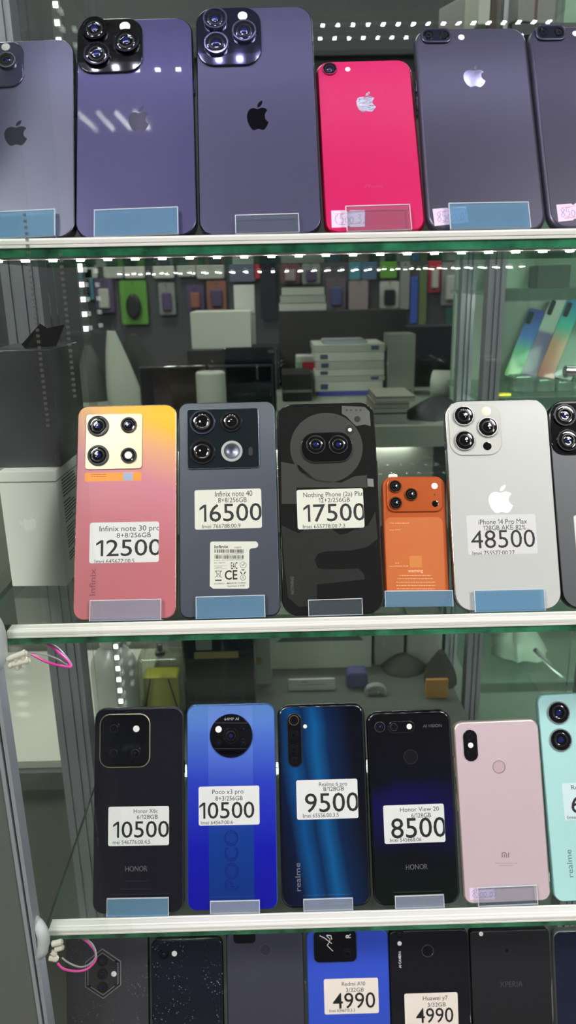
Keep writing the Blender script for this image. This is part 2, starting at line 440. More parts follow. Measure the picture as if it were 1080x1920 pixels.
    def marks(s, rows, mat, name='small_print', base=None, parent=None, h=0.45, seed=1):
        """rows of print too small to read: broken strokes, one row per (x0, x1, y)"""
        b = (s.y if base is None else base) - 0.05; mb = MB(); rd = random.Random(seed)
        for x0, x1, yv in rows:
            a = Vector(s.at(x0, yv)); e = Vector(s.at(x1, yv)); L = (e - a).length; u = 0
            while u < L:
                w = rd.uniform(0.7, 2.2); p = a + (e - a) * (u / L); q = a + (e - a) * (min(L, u + w) / L)
                mb.ribbon([p, q], h, b); u += w + rd.uniform(0.3, 0.6)
        return mb.build(name, mat, parent or s.root, smooth=0)
    def side_button(s, side, zc, ln, mat):
        mb = MB(); x = side * s.w / 2
        mb.slab(rr(0, zc, 1.2, ln, 0.5, 3), s.t*0.35, s.t*0.65, 0.2, 0, 2)
        o = mb.build('side_button', mat, s.root, M=Matrix.Translation((x, 0, 0)))
        return o
# ================================================================== THE PHONES
G1, G2, G3, G4 = 'phones on the top shelf', 'phones on the middle shelf', 'phones on the third shelf', 'phones on the bottom shelf'
M_islblack = pmat('black camera glass', (9, 9, 14), 0.05, 0.0, 1.0)
M_isldark = pmat('dark mirror glass', (46, 46, 74), 0.08, 0.7, 1.0)
M_sparkle = pmat('glittering silver', (190, 190, 205), 0.25, 0.9, bump=1.0, nscale=900)
M_mirrorlogo = pmat('mirror logo', (150, 150, 165), 0.15, 1.0)
fr_dark = pmat('dark steel frame', (60, 58, 68), 0.22, 0.9)
fr_purple = pmat('purple steel frame', (62, 56, 80), 0.2, 0.9)
# ---- top shelf
A = Phone('blue-grey smartphone at the left end of the top shelf, cut by the photo edge', -161.3, 1, 27.5, -1.97, 71.6, 145.5, 7.4, 11, pmat('graphite frame', (90, 88, 94), 0.25, 0.9),
          pmat('graphite frosted glass', (102, 103, 126), 0.34, 0.35), group=G1)
isl = A.plate('camera_island', (-62, 82, 45, 166), 9, 1.2, pmat('grey camera glass', (70, 72, 100), 0.08, 0.5, 1.0), 0.5)
b = A.y - 1.2
for c in ((15, 118, 17), (-32, 100, 17), (-32, 142, 17)): A.lens(c[0], c[1], c[2], 1.8, base=b, parent=isl, rim=pmat('lens steel', (150, 150, 165), 0.2, 0.9))
A.dot(12, 91, 8, M_flash, .3, b, isl)
A.apple(8, 226, 51, 273, pmat('dark logo', (60, 60, 72), 0.2, 0.6))
A.side_button(1, 96, 14, fr_dark)

B = Phone('deep purple smartphone with a black three-lens camera block, on the top shelf', -86.8, 1, 27.6, -1.22, 77.2, 161.3, 7.9, 12, fr_purple,
          pmat('deep purple frosted glass', (72, 68, 112), 0.34, 0.35, .3), group=G1)
isl = B.plate('camera_island', (146, 38, 268, 138), 11, 1.4, M_islblack, 0.5); b = B.y - 1.4
for c in ((179, 60, 25), (183, 107, 25), (238, 83, 25)): B.lens(c[0], c[1], c[2], 2.2, base=b, parent=isl, rim=pmat('black lens ring', (30, 29, 36), 0.2, 0.8))
B.dot(235, 53, 10, M_flash, .3, b, isl)
B.apple(241, 199, 279, 245, pmat('dark purple logo', (40, 38, 58), 0.15, 0.7))
B.side_button(1, 110, 12, fr_purple)

C_ = Phone('indigo smartphone with a mirrored camera block, tallest on the top shelf', -8.0, 1, 27.0, -0.67, 78.1, 167.4, 7.9, 12, fr_purple,
          pmat('indigo frosted glass', (76, 75, 105), 0.36, 0.35), group=G1)
isl = C_.plate('camera_island', (369, 17, 490, 125), 12, 1.4, M_isldark, 0.6); b = C_.y - 1.4
for c in ((404, 41, 23), (458, 64, 23), (406, 87, 23)): C_.lens(c[0], c[1], c[2], 2.2, base=b, parent=isl, rim=pmat('bright lens ring', (150, 150, 185), 0.15, 0.9), glass=M_isldark)
C_.dot(455, 33, 9, M_flash, .3, b, isl)
C_.apple(463, 189, 503, 244, pmat('polished dark logo', (70, 70, 86), 0.1, 1.0))

D = Phone('red smartphone with one small camera and a silver logo', 65.1, 1, 30.5, -0.8, 65.1, 133.2, 7.3, 10, pmat('red metal frame', (170, 12, 60), 0.3, 0.7),
          pmat('glossy red glass', (204, 6, 92), 0.36), edge=2.6, back_inset=1.6, group=G1)
D.lens(618, 130, 14, 0.9, rim=pmat('rose ring', (170, 70, 110), 0.25, 0.9))
D.dot(652, 130, 5, M_flash)
D.apple(668, 172, 704, 210, M_sparkle)
D.text([('iPhone', 682, 345, 718, 352)], pmat('faint red print', (205, 60, 120), 0.4), 'model_lettering')
D.handtag([(621, 395), (684, 394), (684, 425), (622, 427)], 'C500 3,5')

spg = pmat('space grey metal', (82, 80, 98), 0.33, 0.6)
E_ = Phone('grey metal smartphone with a twin camera and a shiny logo, right of the red phone', 136.4, 1, 29.4, 0.14, 76.9, 155.9, 7.4, 12, spg, spg, edge=3.2, back_inset=2.4, group=G1, back_up=0.08, back_bev=0.06)
cp = E_.plate('camera_island', (789, 55, 846, 82), 4.7, 1.3, pmat('twin camera glass', (24, 24, 44), 0.06, 0, 1.0), 0.4, rim=pmat('grey bezel', (96, 95, 118), 0.25, 0.8), rimw=1.3)
for x in (803, 832): E_.lens(x, 68.5, 9, 0.3, base=E_.y - 1.35, parent=cp, rim=M_lens)
E_.dot(852.5, 69, 1.5, M_black, .05, name='microphone_hole'); E_.dot(865, 70, 6, M_flash)
E_.apple(869, 121, 909, 163, M_mirrorlogo)
E_.handtag([(811, 392), (874, 387), (879, 417), (815, 424)], '8500 05')
E_.side_button(-1, 128, 6, fr_dark); E_.side_button(-1, 112, 10, fr_dark); E_.side_button(-1, 98, 10, fr_dark)

F_ = Phone('dark grey twin-camera smartphone at the right end of the top shelf, cut by the edge', 214.1, 1, 29.3, 0.17, 76.9, 155.8, 7.4, 12, spg, pmat('worn space grey metal', (66, 64, 80), 0.36, 0.6), edge=3.2, back_inset=2.4, group=G1, back_up=0.08, back_bev=0.06)
cp = F_.plate('camera_island', (1003, 49, 1060, 77), 4.7, 1.3, MC['twin camera glass'], 0.4, rim=MC['grey bezel'], rimw=1.3)
for x in (1018, 1046): F_.lens(x, 63, 9, 0.3, base=F_.y - 1.35, parent=cp, rim=M_lens)
F_.dot(1079, 63, 6, M_flash)
F_.handtag([(1043, 384), (1106, 379), (1110, 409), (1047, 416)], '8500 05')

# ---- middle shelf
sun = gradmat('sunset gradient glass', [(0.0, (184, 106, 112)), (0.35, (192, 110, 120)), (0.62, (208, 130, 148)), (0.78, (228, 166, 120)), (0.88, (248, 186, 40)), (1.0, (250, 204, 12))],
              (0.0022, 0, 0.00555), 0.01, rough=0.28, coat=0.3)
G = Phone('pink and yellow gradient smartphone with a gold square camera plate', -115.8, 2, 25.8, 0.19, 76.1, 163.3, 8.2, 8.5, pmat('rose gold frame', (196, 150, 138), 0.22, 0.9), sun, edge=0.9, group=G2)
gold = pmat('champagne camera plate', (222, 206, 176), 0.32, 0.35)
isl = G.plate('camera_island', (161, 777, 267, 880), 2.5, 1.2, gold, 0.3); b = G.y - 1.2
ringblk = pmat('ribbed black ring', (26, 25, 27), 0.35, 0.3, bump=0.4, nscale=400)
for c in ((185, 800, 20), (185, 855, 20), (242, 798, 15), (242, 855, 15)): G.lens(c[0], c[1], c[2], 1.3, base=b, parent=isl, rim=ringblk, rimf=0.78)
G.dot(242, 855, 7, M_flash, .35, b - 1.2, isl)
st = G.plate('orange_film_strip', (159, 886, 265, 902), 1, 0.12, pmat('orange film', (250, 150, 40), 0.35), 0.03)
G.marks([(171, 200, 889.5), (171, 200, 893.5)], pmat('brown print', (170, 80, 20), .5), 'film_print', G.y - 0.13, st)
sq = G.plate('silver_square', (231, 886, 249, 901), .5, 0.16, pmat('blue grey foil', (150, 160, 185), 0.3, 0.5), 0.03)
G.sticker((168, 979, 298, 1055), [('Infinix note 30 pro', 186.7, 985.6, 300.5, 995.4, 0), ('8+8/256GB', 219, 999, 283, 1007.6, 0), ('12500', 180, 1012, 303, 1042, .004), ('Imei 645677:00.5', 177.5, 1048.3, 252, 1056, 0)])
G.text([('Infinix', 168, 1066, 179, 1117, .01, None, True)], pmat('plum print', (140, 66, 86), 0.4), 'brand_lettering')
G.side_button(-1, 118, 16, pmat('rose gold frame', (0, 0, 0)))

slate = gradmat('slate blue frosted glass', [(0, (66, 71, 84)), (0.6, (70, 76, 90)), (1, (90, 98, 106))], (0, 0, 0.0062), 0, rough=0.38, metal=0.2)
H = Phone('slate blue smartphone with a white regulatory sticker and square camera block', -38.2, 2, 25.8, -0.29, 74.2, 164.1, 7.8, 7, pmat('slate frame', (62, 70, 86), 0.25, 0.8), slate, edge=1.0, group=G2)
isl = H.plate('camera_island', (351, 767, 486, 879), 2.2, 1.2, pmat('dark teal camera glass', (20, 30, 36), 0.06, 0.0, 1.0), 0.35, rim=pmat('pale steel rim', (120, 134, 150), 0.25, 0.8), rimw=0.5); b = H.y - 1.2
bl = pmat('blued ring', (96, 100, 124), 0.2, 0.9)
for c in ((380, 793, 24, bl), (380, 848, 24, M_lensring), (434, 792, 20, M_lensring)): H.lens(c[0], c[1], c[2], 1.3, base=b, parent=isl, rim=c[3], core=M_lens)
mb = MB(); x, z = H.at(435, 847); r = abs(H.at(455, 847)[0] - x)
mb.lathe(x, z, [(r, b), (r, b - 1.0), (r*.78, b - 1.0), (r*.75, b - .8), (r*.4, b - .8), (r*.38, b - .7), (.01, b - .7)], 36, [0, 0, 0, 1, 1, 1, 1])
mb.build('ring_light', [pmat('pale ring', (186, 190, 186), 0.3, 0.5), pmat('spun grey metal', (98, 104, 118), 0.3, 0.8)], isl)
a0, b0, c0, d0 = H.box(466, 839, 474, 855); mb = MB(); mb.slab(rr((a0+b0)/2, (c0+d0)/2, b0-a0, d0-c0, 1.6), b - .15, b + .1, .05); mb.build('flash_slot', M_black, isl)
H.sticker((365, 917.5, 490.5, 991.5), [('Infinix note 40', 403, 920.6, 473, 930.7, 0), ('8+8/256GB', 409, 933, 462.6, 942, 0), ('16500', 374, 945, 491, 977, .004), ('Imei 766788:00.9', 379, 982.6, 451, 990, 0)], pmat('ivory label', (214, 216, 204), 0.5))
# regulatory sticker
def q(px, py): return H.at(380 + px/9.0, 1000 + py/9.0)
out = [q(128, 160)]
for k in range(6):
    a = math.radians(180 - 90*k/5); out.append(q(160 + 32*math.cos(a), 172 - 32*math.sin(a)))
for k in range(9):
    a = math.radians(90 - 180*k/8); out.append(q(885 + 52*math.cos(a), 192 - 55*math.sin(a)))
for k in range(6):
    a = math.radians(90*k/5); out.append(q(835 - 48*math.sin(a), 300 - 48*math.cos(a)))
for k in range(6):
    a = math.radians(0 - 90*k/5); out.append(q(745 + 40*math.cos(a), 895 - 40*math.sin(a)))
out += [q(180, 935), q(120, 890)]
o2 = []
for p in out[::-1]:
    if not o2 or (Vector(p) - Vector(o2[-1])).length > 0.02: o2.append(p)
mb = MB(); mb.slab(o2, H.y - .14, H.y + .02, 0); rs = mb.build('regulatory_sticker', MC['ivory label'], H.root, smooth=0)
mb = MB(); yy = H.y - .19
def tx(s, x0, y0, x1, y1, bold=0.0):
    p0 = q(x0, (y0+y1)/2); p1 = q(x1, (y0+y1)/2); put_text(mb, s, p0[0], p1[0], q((x0+x1)/2, y1)[1], q((x0+x1)/2, y0)[1], yy, bold)
tx('Infinix', 200, 200, 435, 250, .02); tx('X6853', 530, 225, 650, 250)
rnd = random.Random(3)
for y0, y1 in ((272, 330), (370, 430)):
    x = 200
    while x < 688:
        w = rnd.choice((4, 6, 9, 13)); p0 = q(x, y1); p1 = q(min(690, x + w), y0)
        i = mb.add([(p0[0], yy, p0[1]), (p1[0], yy, p0[1]), (p1[0], yy, p1[1]), (p0[0], yy, p1[1])]); mb.face([i, i+1, i+2, i+3]); x += w + rnd.choice((5, 7, 11, 16))
tx('IMEI1: 357700308171885204', 200, 342, 688, 358); tx('IMEI2: 357700308171902177', 200, 442, 688, 458); tx('EC: 440175', 200, 488, 380, 508)
tx('256+8', 222, 560, 320, 582); tx('EAC', 478, 490, 588, 600, .01); tx('CE', 372, 628, 586, 778, .02); tx('SN:608623', 195, 838, 365, 860); tx('MADE IN CHINA', 412, 826, 728, 852, .01); tx('Сделано в КНР', 412, 875, 710, 900, .01)
def ln(pts, w=0.28, closed=False):
    p = [q(*a) for a in pts]
    if closed: p.append(p[0])
    mb.ribbon(p, w, yy)
ln([(205, 540), (410, 540), (410, 597), (205, 597)], .16, True)
ln([(210, 635), (325, 635)], .4); ln([(228, 640), (250, 735), (290, 735), (305, 640)], .3); ln([(205, 750), (325, 632)], .3); ln([(325, 750), (205, 632)], .3); ln([(210, 792), (320, 792)], .9)
for cx, cy, r in ((682, 533, 52), (680, 748, 44)): ln([(cx + r*math.cos(a*.2618), cy + r*math.sin(a*.2618)) for a in range(24)], .3, True)
ln([(655, 530), (675, 552), (705, 505)], .45)
for k in range(3):
    a = math.radians(-90 + 120*k); c = (680 + 34*math.cos(a), 652 + 34*math.sin(a)); t = (-math.sin(a), math.cos(a))
    ln([(c[0] - 26*t[0], c[1] - 26*t[1]), (c[0] + 26*t[0], c[1] + 26*t[1])], .75)
ln([(660, 770), (680, 725), (700, 770)], .4)
mb.build('printed_text', M_ink, rs, smooth=0)

trans = pmat('smoked clear back', (24, 25, 26), 0.06, 0.0, 1.0)
I = Phone('black see-through smartphone with a round plate and pill-shaped camera', 37.9, 2, 25.9, -0.36, 75.4, 161.7, 8.5, 12, pmat('black gloss frame', (12, 12, 13), 0.12, 0.3, 1.0), trans, edge=1.4, group=G2)
mplate = pmat('charcoal inner plate', (62, 63, 61), 0.3, 0.3, 0.6); mplate2 = pmat('dark inner plate', (44, 45, 44), 0.3, 0.3, 0.6)
b = I.y
def qi(px, py): return I.at(px, py)
x, z = qi(612, 839); r = abs(qi(680, 839)[0] - x); zr = abs(qi(612, 774)[1] - z)
mb = MB(); mb.slab([(x + r*math.cos(2*math.pi*k/64), z + zr*math.sin(2*math.pi*k/64)) for k in range(64)], b - .1, b + .1, .03, 0, 1); mb.build('round_plate', mplate, I.root)
def poly(name, pts, mat, up=.1, parent=None):
    p = [qi(*a) for a in pts]
    ar = sum(p[i][0]*p[(i+1) % len(p)][1] - p[(i+1) % len(p)][0]*p[i][1] for i in range(len(p)))
    if ar < 0: p = p[::-1]
    mb = MB(); mb.slab(p, b - up, b + .1, 0); return mb.build(name, mat, parent or I.root)
ap = poly('antenna_plate', [(641, 761), (684, 763), (693, 772), (695, 799), (684, 796), (668, 799), (660, 792), (650, 781), (641, 776)], pmat('grey inner plate', (96, 98, 98), 0.3, 0.4, 0.5), .14)
I.dot(670, 786, 6, mplate2, .06, b - .14, ap, 'screw')
for c in ((650, 769), (658, 769), (668, 769), (676, 769)): I.dot(c[0], c[1], 2, M_black, .04, b - .14, ap, 'contact')
isl = I.plate('camera_island', (564, 811, 661, 868), 10.5, 1.6, pmat('black camera glass', (0, 0, 0)), 0.9, rim=pmat('chrome bezel', (120, 120, 122), 0.12, 0.9), rimw=0.7, base=b - .1)
for c in (592, 634): I.lens(c, 835, 18, 1.2, base=b - 1.7, parent=isl, rim=pmat('grey lens ring', (100, 100, 104), 0.2, 0.8), rimf=.9)
I.dot(656, 806, 9, mplate2, .1, b - .1, name='flash_well'); I.dot(656, 806, 3.6, M_flash, .2, b - .15)
I.dot(630, 782, 3, M_black, .06, b - .1, name='screw')
poly('coil_plate', [(528, 985), (560, 1000), (600, 975), (640, 1005), (690, 985), (704, 960), (708, 1010), (690, 1025), (660, 1032), (610, 1034), (596, 1038), (590, 1050), (596, 1065), (610, 1068), (672, 1066), (682, 1076), (684, 1086), (650, 1090), (594, 1096), (595, 1135), (560, 1138), (540, 1120), (533, 1060)], mplate2)
mb = MB(); mb.ribbon([qi(*p) for p in ((566, 1116), (563, 1050), (563, 1036), (588, 1008), (650, 1002), (668, 992))], .7, b - .13); mb.build('flex_cable', M_black, I.root, smooth=0)
poly('side_patch', [(686, 897), (700, 898), (701, 913), (688, 912)], pmat('grey patch', (118, 120, 116), 0.4))
poly('upper_plate', [(527, 866), (560, 872), (592, 900), (640, 905), (665, 893), (688, 891), (690, 914), (556, 914), (556, 945), (528, 945)], mplate)
I.text([('NOTHING', 545, 1081, 551, 1114, 0, None, True)], pmat('grey print on black', (92, 92, 90), .5), 'brand_lettering', b - .12)
I.sticker((557, 917, 682, 991), [('Nothing Phone (2a) Plus', 568.5, 922.4, 682.8, 931, 0), ('12+2/256GB', 597.4, 933.5, 656, 941.5, 0), ('17500', 568.5, 945, 685, 977, .004), ('Imei 655778:00.7,3', 567.8, 983, 647, 990, 0)], MC['ivory label'])
I.side_button(1, 108, 16, fr_dark)

org = pmat('orange metal', (188, 86, 36), 0.3, 0.25)
J = Phone('small orange power bank shaped like a phone, standing among the phones', 101.7, 2, 25.2, 0.84, 48.5, 98.5, 11, 8, org, org, edge=1.6, back_inset=1.0, group=G2, name='power_bank', cat='power bank', y0=8.0, z=-261.5)
bar = J.plate('camera_island', (725, 896, 829, 960), 5.5, 1.6, pmat('orange camera bar', (190, 90, 38), 0.25, 0.3, .3), 0.7); b = J.y - 1.6
for c in ((740, 913), (770, 928), (741, 944)): J.lens(c[0], c[1], 12, 1.2, base=b, parent=bar, rim=pmat('copper ring', (150, 84, 44), 0.25, 0.9), core=M_lens)
J.dot(814, 912, 6, M_flash, .2, b, bar); J.dot(815, 945, 6, M_lens, .2, b, bar, 'sensor'); J.dot(814, 928, 1.4, M_black, .06, b, bar, 'microphone_hole')
pn = J.plate('lower_panel', (724, 970, 833, 1128), 4.5, 0.25, pmat('light orange panel', (198, 106, 50), 0.35), 0.1)
pale = pmat('pale orange print', (246, 196, 150), .5)
its = [('warning', 765, 1067, 793, 1073, .01)]
J.marks([(x0, x1, 1079 + k*6.2) for k, (x0, x1) in enumerate(((749, 808), (745, 812), (743, 816), (743, 816), (744, 815)))] + [(741, 768, 981), (741, 752, 993.5), (741, 748, 1056), (740, 766, 1061.5)], pale, 'small_print', J.y - .25, pn)
J.text(its, pale, 'printed_text', J.y - .25, pn)
mb = MB()
for yv in (981, 994, 1062): mb.ribbon([J.at(730, yv), J.at(739, yv)], .25, J.y - .32)
mb.build('pointer_lines', pale, pn, smooth=0)
J.plate('panel_square', (768, 1042, 791, 1064), .5, .32, pmat('tan print', (206, 126, 56), .5), .03, parent=pn)
mb = MB(); a0 = J.at(729, 890)[0]; b0 = J.at(746, 890)[0]; mb.slab(rr((a0+b0)/2, 98.6, b0-a0, 4, 1), 1.5, 4.5, .3); mb.build('white_tab', pmat('white plastic', (238, 232, 226), .4), J.root)

K = Phone('white smartphone with three large lenses and a price over a pale logo', 167.7, 2, 24.9, 0.03, 79.3, 160.6, 7.9, 13, pmat('steel frame', (196, 196, 196), 0.15, 1.0), pmat('white frosted glass', (190, 192, 190), 0.32, 0.0, 0.15), edge=1.0, group=G2)
isl = K.plate('camera_island', (842, 757, 939, 854), 10, 1.0, pmat('milky camera glass', (206, 207, 203), 0.08, 0.0, 1.0), 0.6); b = K.y - 1.0
for c in ((868, 781, 19), (913, 802, 19), (870, 827, 19)): K.lens(c[0], c[1], c[2], 1.9, base=b, parent=isl, rim=pmat('silver lens ring', (206, 206, 204), 0.18, 0.9), rimf=.9, core=M_lens)
K.dot(913, 837, 8, M_lens, .1, b, isl, 'sensor'); K.dot(911, 772, 9, pmat('amber flash', (226, 220, 200), .3), .2, b, isl)
K.apple(916, 909, 961, 962, pmat('pale mirror logo', (246, 250, 246), 0.4))
K.sticker((876, 965, 1006, 1039.5), [('iPhone 14 Pro Max', 897, 973.5, 988, 982.6, 0), ('128GB АКБ 82%', 906, 985, 985.5, 993.7, 0), ('48500', 883, 994, 1003, 1027, -.002), ('Imei 755577:00.27', 886, 1032.6, 965, 1041, 0)], pmat('pale grey label', (210, 210, 212), .5))
K.side_button(-1, 126, 6, fr_dark)

Lp = Phone('graphite smartphone with a black camera block, cut by the right photo edge', 247.4, 2, 25.3, -0.08, 79.0, 159.2, 7.9, 13, pmat('graphite steel frame', (44, 44, 46), 0.2, 0.8), pmat('graphite frosted back', (74, 76, 80), 0.38, 0.3), edge=1.0, group=G2)
isl = Lp.plate('camera_island', (1031, 756, 1128, 853), 10, 1.2, MC['black camera glass'], 0.6); b = Lp.y - 1.2
for c in ((1057, 780, 21), (1063, 827, 21), (1105, 802, 21)): Lp.lens(c[0], c[1], c[2], 1.9, base=b, parent=isl, rim=MC['black lens ring'])
l_, r_, bo_, to_ = Lp.box(1078, 965, 1200, 1040); mb = MB(); mb.slab(rr((l_+r_)/2, (bo_+to_)/2, r_-l_, to_-bo_, 1.6, 4), Lp.y - .14, Lp.y + .02, .03, 0, 1, back_bev=0); mb.build('price_sticker', M_white, Lp.root)

# ---- third shelf
M = Phone('black smartphone with a gold-rimmed square camera block, price 10500', -126.4, 3, 22.8, 0.54, 76.3, 168.4, 8.2, 9, pmat('charcoal frame', (70, 68, 76), 0.3, 0.6), pmat('black satin glass', (24, 24, 32), 0.22, 0.0, .5), edge=1.2, group=G3)
isl = M.plate('camera_island', (187, 1338, 282, 1439), 9, 1.2, MC['black camera glass'], 0.5, rim=pmat('gold rim', (226, 206, 176), 0.3, 0.8), rimw=0.75); b = M.y - 1.2
for c in ((214, 1366), (213, 1412), (254, 1412)): M.lens(c[0], c[1], 13, 0.35, base=b - .05, parent=isl, rim=M_islblack, core=M_lensring)
M.dot(256, 1366, 6, M_flash, .15, b - .05, isl)
M.sticker((203, 1512, 317, 1585.5), [('Honor X6c', 250.7, 1516.7, 296, 1524.2, 0), ('6/128GB', 256.7, 1527.7, 296, 1535.3, 0), ('10500', 211.7, 1540, 317, 1570, .004), ('mei 546776:00.4,5', 211.7, 1575, 281.7, 1582.3, 0)])
M.text([('HONOR', 235, 1624, 276.5, 1633.5, .01)], pmat('silver print', (120, 118, 122), .35, .5), 'brand_lettering')
M.marks([(224, 286, 1667), (232, 278, 1652)], pmat('faint print', (44, 42, 46), .5))
M.side_button(1, 118, 10, fr_dark)

poco = gradmat('two-tone blue with lit top', [(0, (16, 18, 150)), (0.3, (20, 24, 168)), (0.62, (44, 62, 186)), (0.85, (74, 110, 196)), (1, (104, 150, 220))], (0, 0, 0.0059), 0, rough=0.2, coat=0.7)  # blue finish; the paler top also holds reflected light in its colour
N = Phone('blue smartphone with a big round black camera disc', -47.1, 3, 23.0, 0.33, 76.5, 169.4, 9.4, 8, pmat('light blue frame', (86, 126, 206), 0.2, 0.5, .4), poco, edge=2.4, back_inset=1.0, group=G3)
strp = gradmat('satin blue band with lit top', [(0, (8, 44, 120)), (0.35, (10, 56, 140)), (0.6, (46, 70, 184)), (1, (112, 150, 226))], (0, 0, 0.0059), 0, rough=0.3, coat=0.6)  # band colour mixes the finish with the light on its top
a0 = N.at(391, 1500)[0]; b0 = N.at(475, 1500)[0]; mb = MB(); mb.slab([(a0, 1.2), (b0, 1.2), (b0, 168.2), (a0, 168.2)], N.y - .06, N.y + .05, 0); mb.build('centre_band', strp, N.root)
x, z = N.at(433.5, 1379); r = abs(N.at(473.5, 1379)[0] - x)
mb = MB(); mb.lathe(x, z, [(r, N.y), (r, N.y - 1.2), (r - .5, N.y - 1.5), (r - .9, N.y - 1.4), (.01, N.y - 1.4)], 56, [0, 0, 0, 1, 1]); isl = mb.build('camera_island', [pmat('dark blue rim', (24, 30, 60), .2, .6), MC['black camera glass']], N.root); b = N.y - 1.4
mb = MB()
for yv in (1355, 1403): mb.ribbon([N.at(402, yv), N.at(466, yv)], .35, b - .04)
mb.build('engraved_lines', pmat('grey engraving', (70, 70, 76), .4), isl, smooth=0)
for c in ((433, 1379, 15), (457, 1366, 6.5), (410, 1392, 6.5), (457, 1391, 6.5)): N.lens(c[0], c[1], c[2], .5, base=b, parent=isl, rim=M_lensring)
N.dot(410, 1367, 6, M_flash, .2, b, isl)
N.text([('64MP AI', 421, 1345, 448, 1350)], pmat('white engraving', (170, 172, 180), .5), 'camera_lettering', b, isl)
pd = pmat('raised blue outline', (24, 40, 128), .25, .2, .6)
mb = MB(); l_, r_, bo_, to_ = N.box(422, 1556, 446, 1668); put_text(mb, 'POCO', bo_, to_, -r_, -l_, N.y - .12, .02, None, True)
mb2 = MB(); put_text(mb2, 'POCO', bo_ + .8, to_ - .8, -r_ + .5, -l_ - .5, N.y - .16, -.02, None, True)
lo = mb.build('brand_lettering', pd, N.root, smooth=0); mb2.build('lettering_fill', strp, lo, smooth=0)
N.sticker((372.5, 1474, 486.5, 1547), [('Poco x3 pro', 398, 1480, 456.7, 1488.3, 0), ('8+3/256GB', 404, 1492.7, 455, 1500.7, 0), ('10500', 373.5, 1504, 477, 1534, .004), ('Imei 64567:00.6', 376.7, 1538.7, 436.7, 1545.5, 0)])

lightn = gradmat('lightning blue glass', [(0, (6, 8, 22)), (0.22, (8, 20, 52)), (0.36, (10, 74, 132)), (0.48, (8, 40, 80)), (0.6, (12, 84, 140)), (0.74, (10, 34, 72)), (1, (8, 9, 20))],
                 (0.0125, 0, 0.0016), 0.36, rough=0.12, coat=1.0, wave=(9, 0.22))  # streaked finish with some of its reflections put into the colour
O = Phone('dark blue streaked smartphone with a tall four-lens camera pill', 32.0, 3, 23.1, -0.13, 75.6, 167.6, 8.9, 10, pmat('midnight frame', (12, 14, 24), 0.15, 0.4, 1.0), lightn, edge=2.6, back_inset=2.2, group=G3)
isl = O.plate('camera_island', (539, 1337, 566, 1438), 6, 1.2, MC['black camera glass'], .4, rim=pmat('dark steel rim', (84, 88, 98), .2, .8), rimw=.5); b = O.y - 1.25
for c, rm in (((551, 1350, 9.5), pmat('gold lens ring', (150, 146, 90), .3, .8)), ((551, 1378, 9), M_lensring), ((551.5, 1405, 9), M_lensring), ((552, 1426, 7), M_lensring)): O.lens(c[0], c[1], c[2], .3, base=b, parent=isl, rim=rm)
O.dot(572, 1362, 3.6, M_flash)
O.sticker((556, 1461.5, 671, 1535.5), [('Realme 6 pro', 598, 1466, 650.7, 1473.6, 0), ('8/128GB', 606, 1475, 645, 1482.7, 0), ('9500', 571.7, 1487, 673, 1521.7, .004), ('Imei 65556:00.3,5', 568, 1525, 635, 1532.3, 0)])
O.text([('realme', 553.5, 1618, 563.5, 1671, .005, None, True)], pmat('grey silver print', (132, 134, 150), .35, .4), 'brand_lettering')

aur = gradmat('midnight aurora glass', [(0, (6, 22, 12)), (0.3, (8, 10, 16)), (0.55, (16, 8, 70)), (0.68, (8, 8, 20)), (1, (9, 9, 13))], (0, 0, 0.0062), -0.12, rough=0.08, coat=1.0, wave=(16, 0.35))
P = Phone('black smartphone with a round fingerprint ring and two small lenses, price 8500', 108.4, 3, 23.1, -0.41, 73.4, 160.1, 8.1, 10, pmat('black mirror frame', (14, 14, 20), 0.12, 0.5, 1.0), aur, edge=2.4, back_inset=2.0, group=G3)
P.lens(712, 1363, 10, .8, rim=pmat('silver ring', (150, 150, 156), .2, .9))
isl = P.plate('camera_island', (728, 1352, 777, 1374), 4.5, .6, MC['black camera glass'], .2, rim=MC['dark steel rim'], rimw=.4)
P.lens(738, 1363, 7, .3, base=P.y - .65, parent=isl, rim=MC['silver ring']); P.dot(767, 1362, 5, M_flash, .2, P.y - .65, isl)
P.text([('AI VISION', 793, 1358, 828, 1363.5)], MC['silver print'], 'camera_lettering')
P.ring(770, 1419, 13.5, 1.3, pmat('sensor ring', (86, 86, 92), .2, .8), pmat('sensor disc', (18, 18, 22), .25, 0, .5))
P.sticker((719.6, 1508.5, 833.7, 1580.5), [('Honor View 20', 750, 1513, 823, 1521, 0), ('6/128GB', 771, 1524.4, 808, 1532.6, 0), ('8500', 733, 1533.5, 836.5, 1570, .004), ('Imei 545668:06', 731, 1571, 790, 1578, 0)])
P.text([('HONOR', 761, 1620.5, 802, 1630, .01)], MC['silver print'], 'brand_lettering')

Q = Phone('pale pink smartphone with a black pill camera and a lilac paper tag', 184.8, 3, 23.2, -0.84, 73.7, 150.0, 8.1, 8, pmat('champagne frame', (214, 196, 186), 0.25, 0.7), pmat('rose pink metal', (206, 185, 192), 0.34, 0.1, .35), edge=1.6, back_inset=1.2, group=G3)
isl = Q.plate('camera_island', (869, 1368, 895, 1427), 5.8, .9, MC['black camera glass'], .3)
for yv in (1381, 1413): Q.lens(881.5 + (yv-1397)*.03, yv, 7, .25, base=Q.y - .9, parent=isl, rim=M_lensring)
Q.dot(882, 1397, 5, M_flash, .2, Q.y - .9, isl)
Q.ring(935.5, 1438, 12, 1.2, pmat('pale gold ring', (236, 218, 210), .2, .8), pmat('pink sensor disc', (206, 178, 190), .3, .2))
mk = pmat('grey mauve print', (132, 106, 118), .45); mb = MB()
def qq(px, py): return Q.at(px, py)
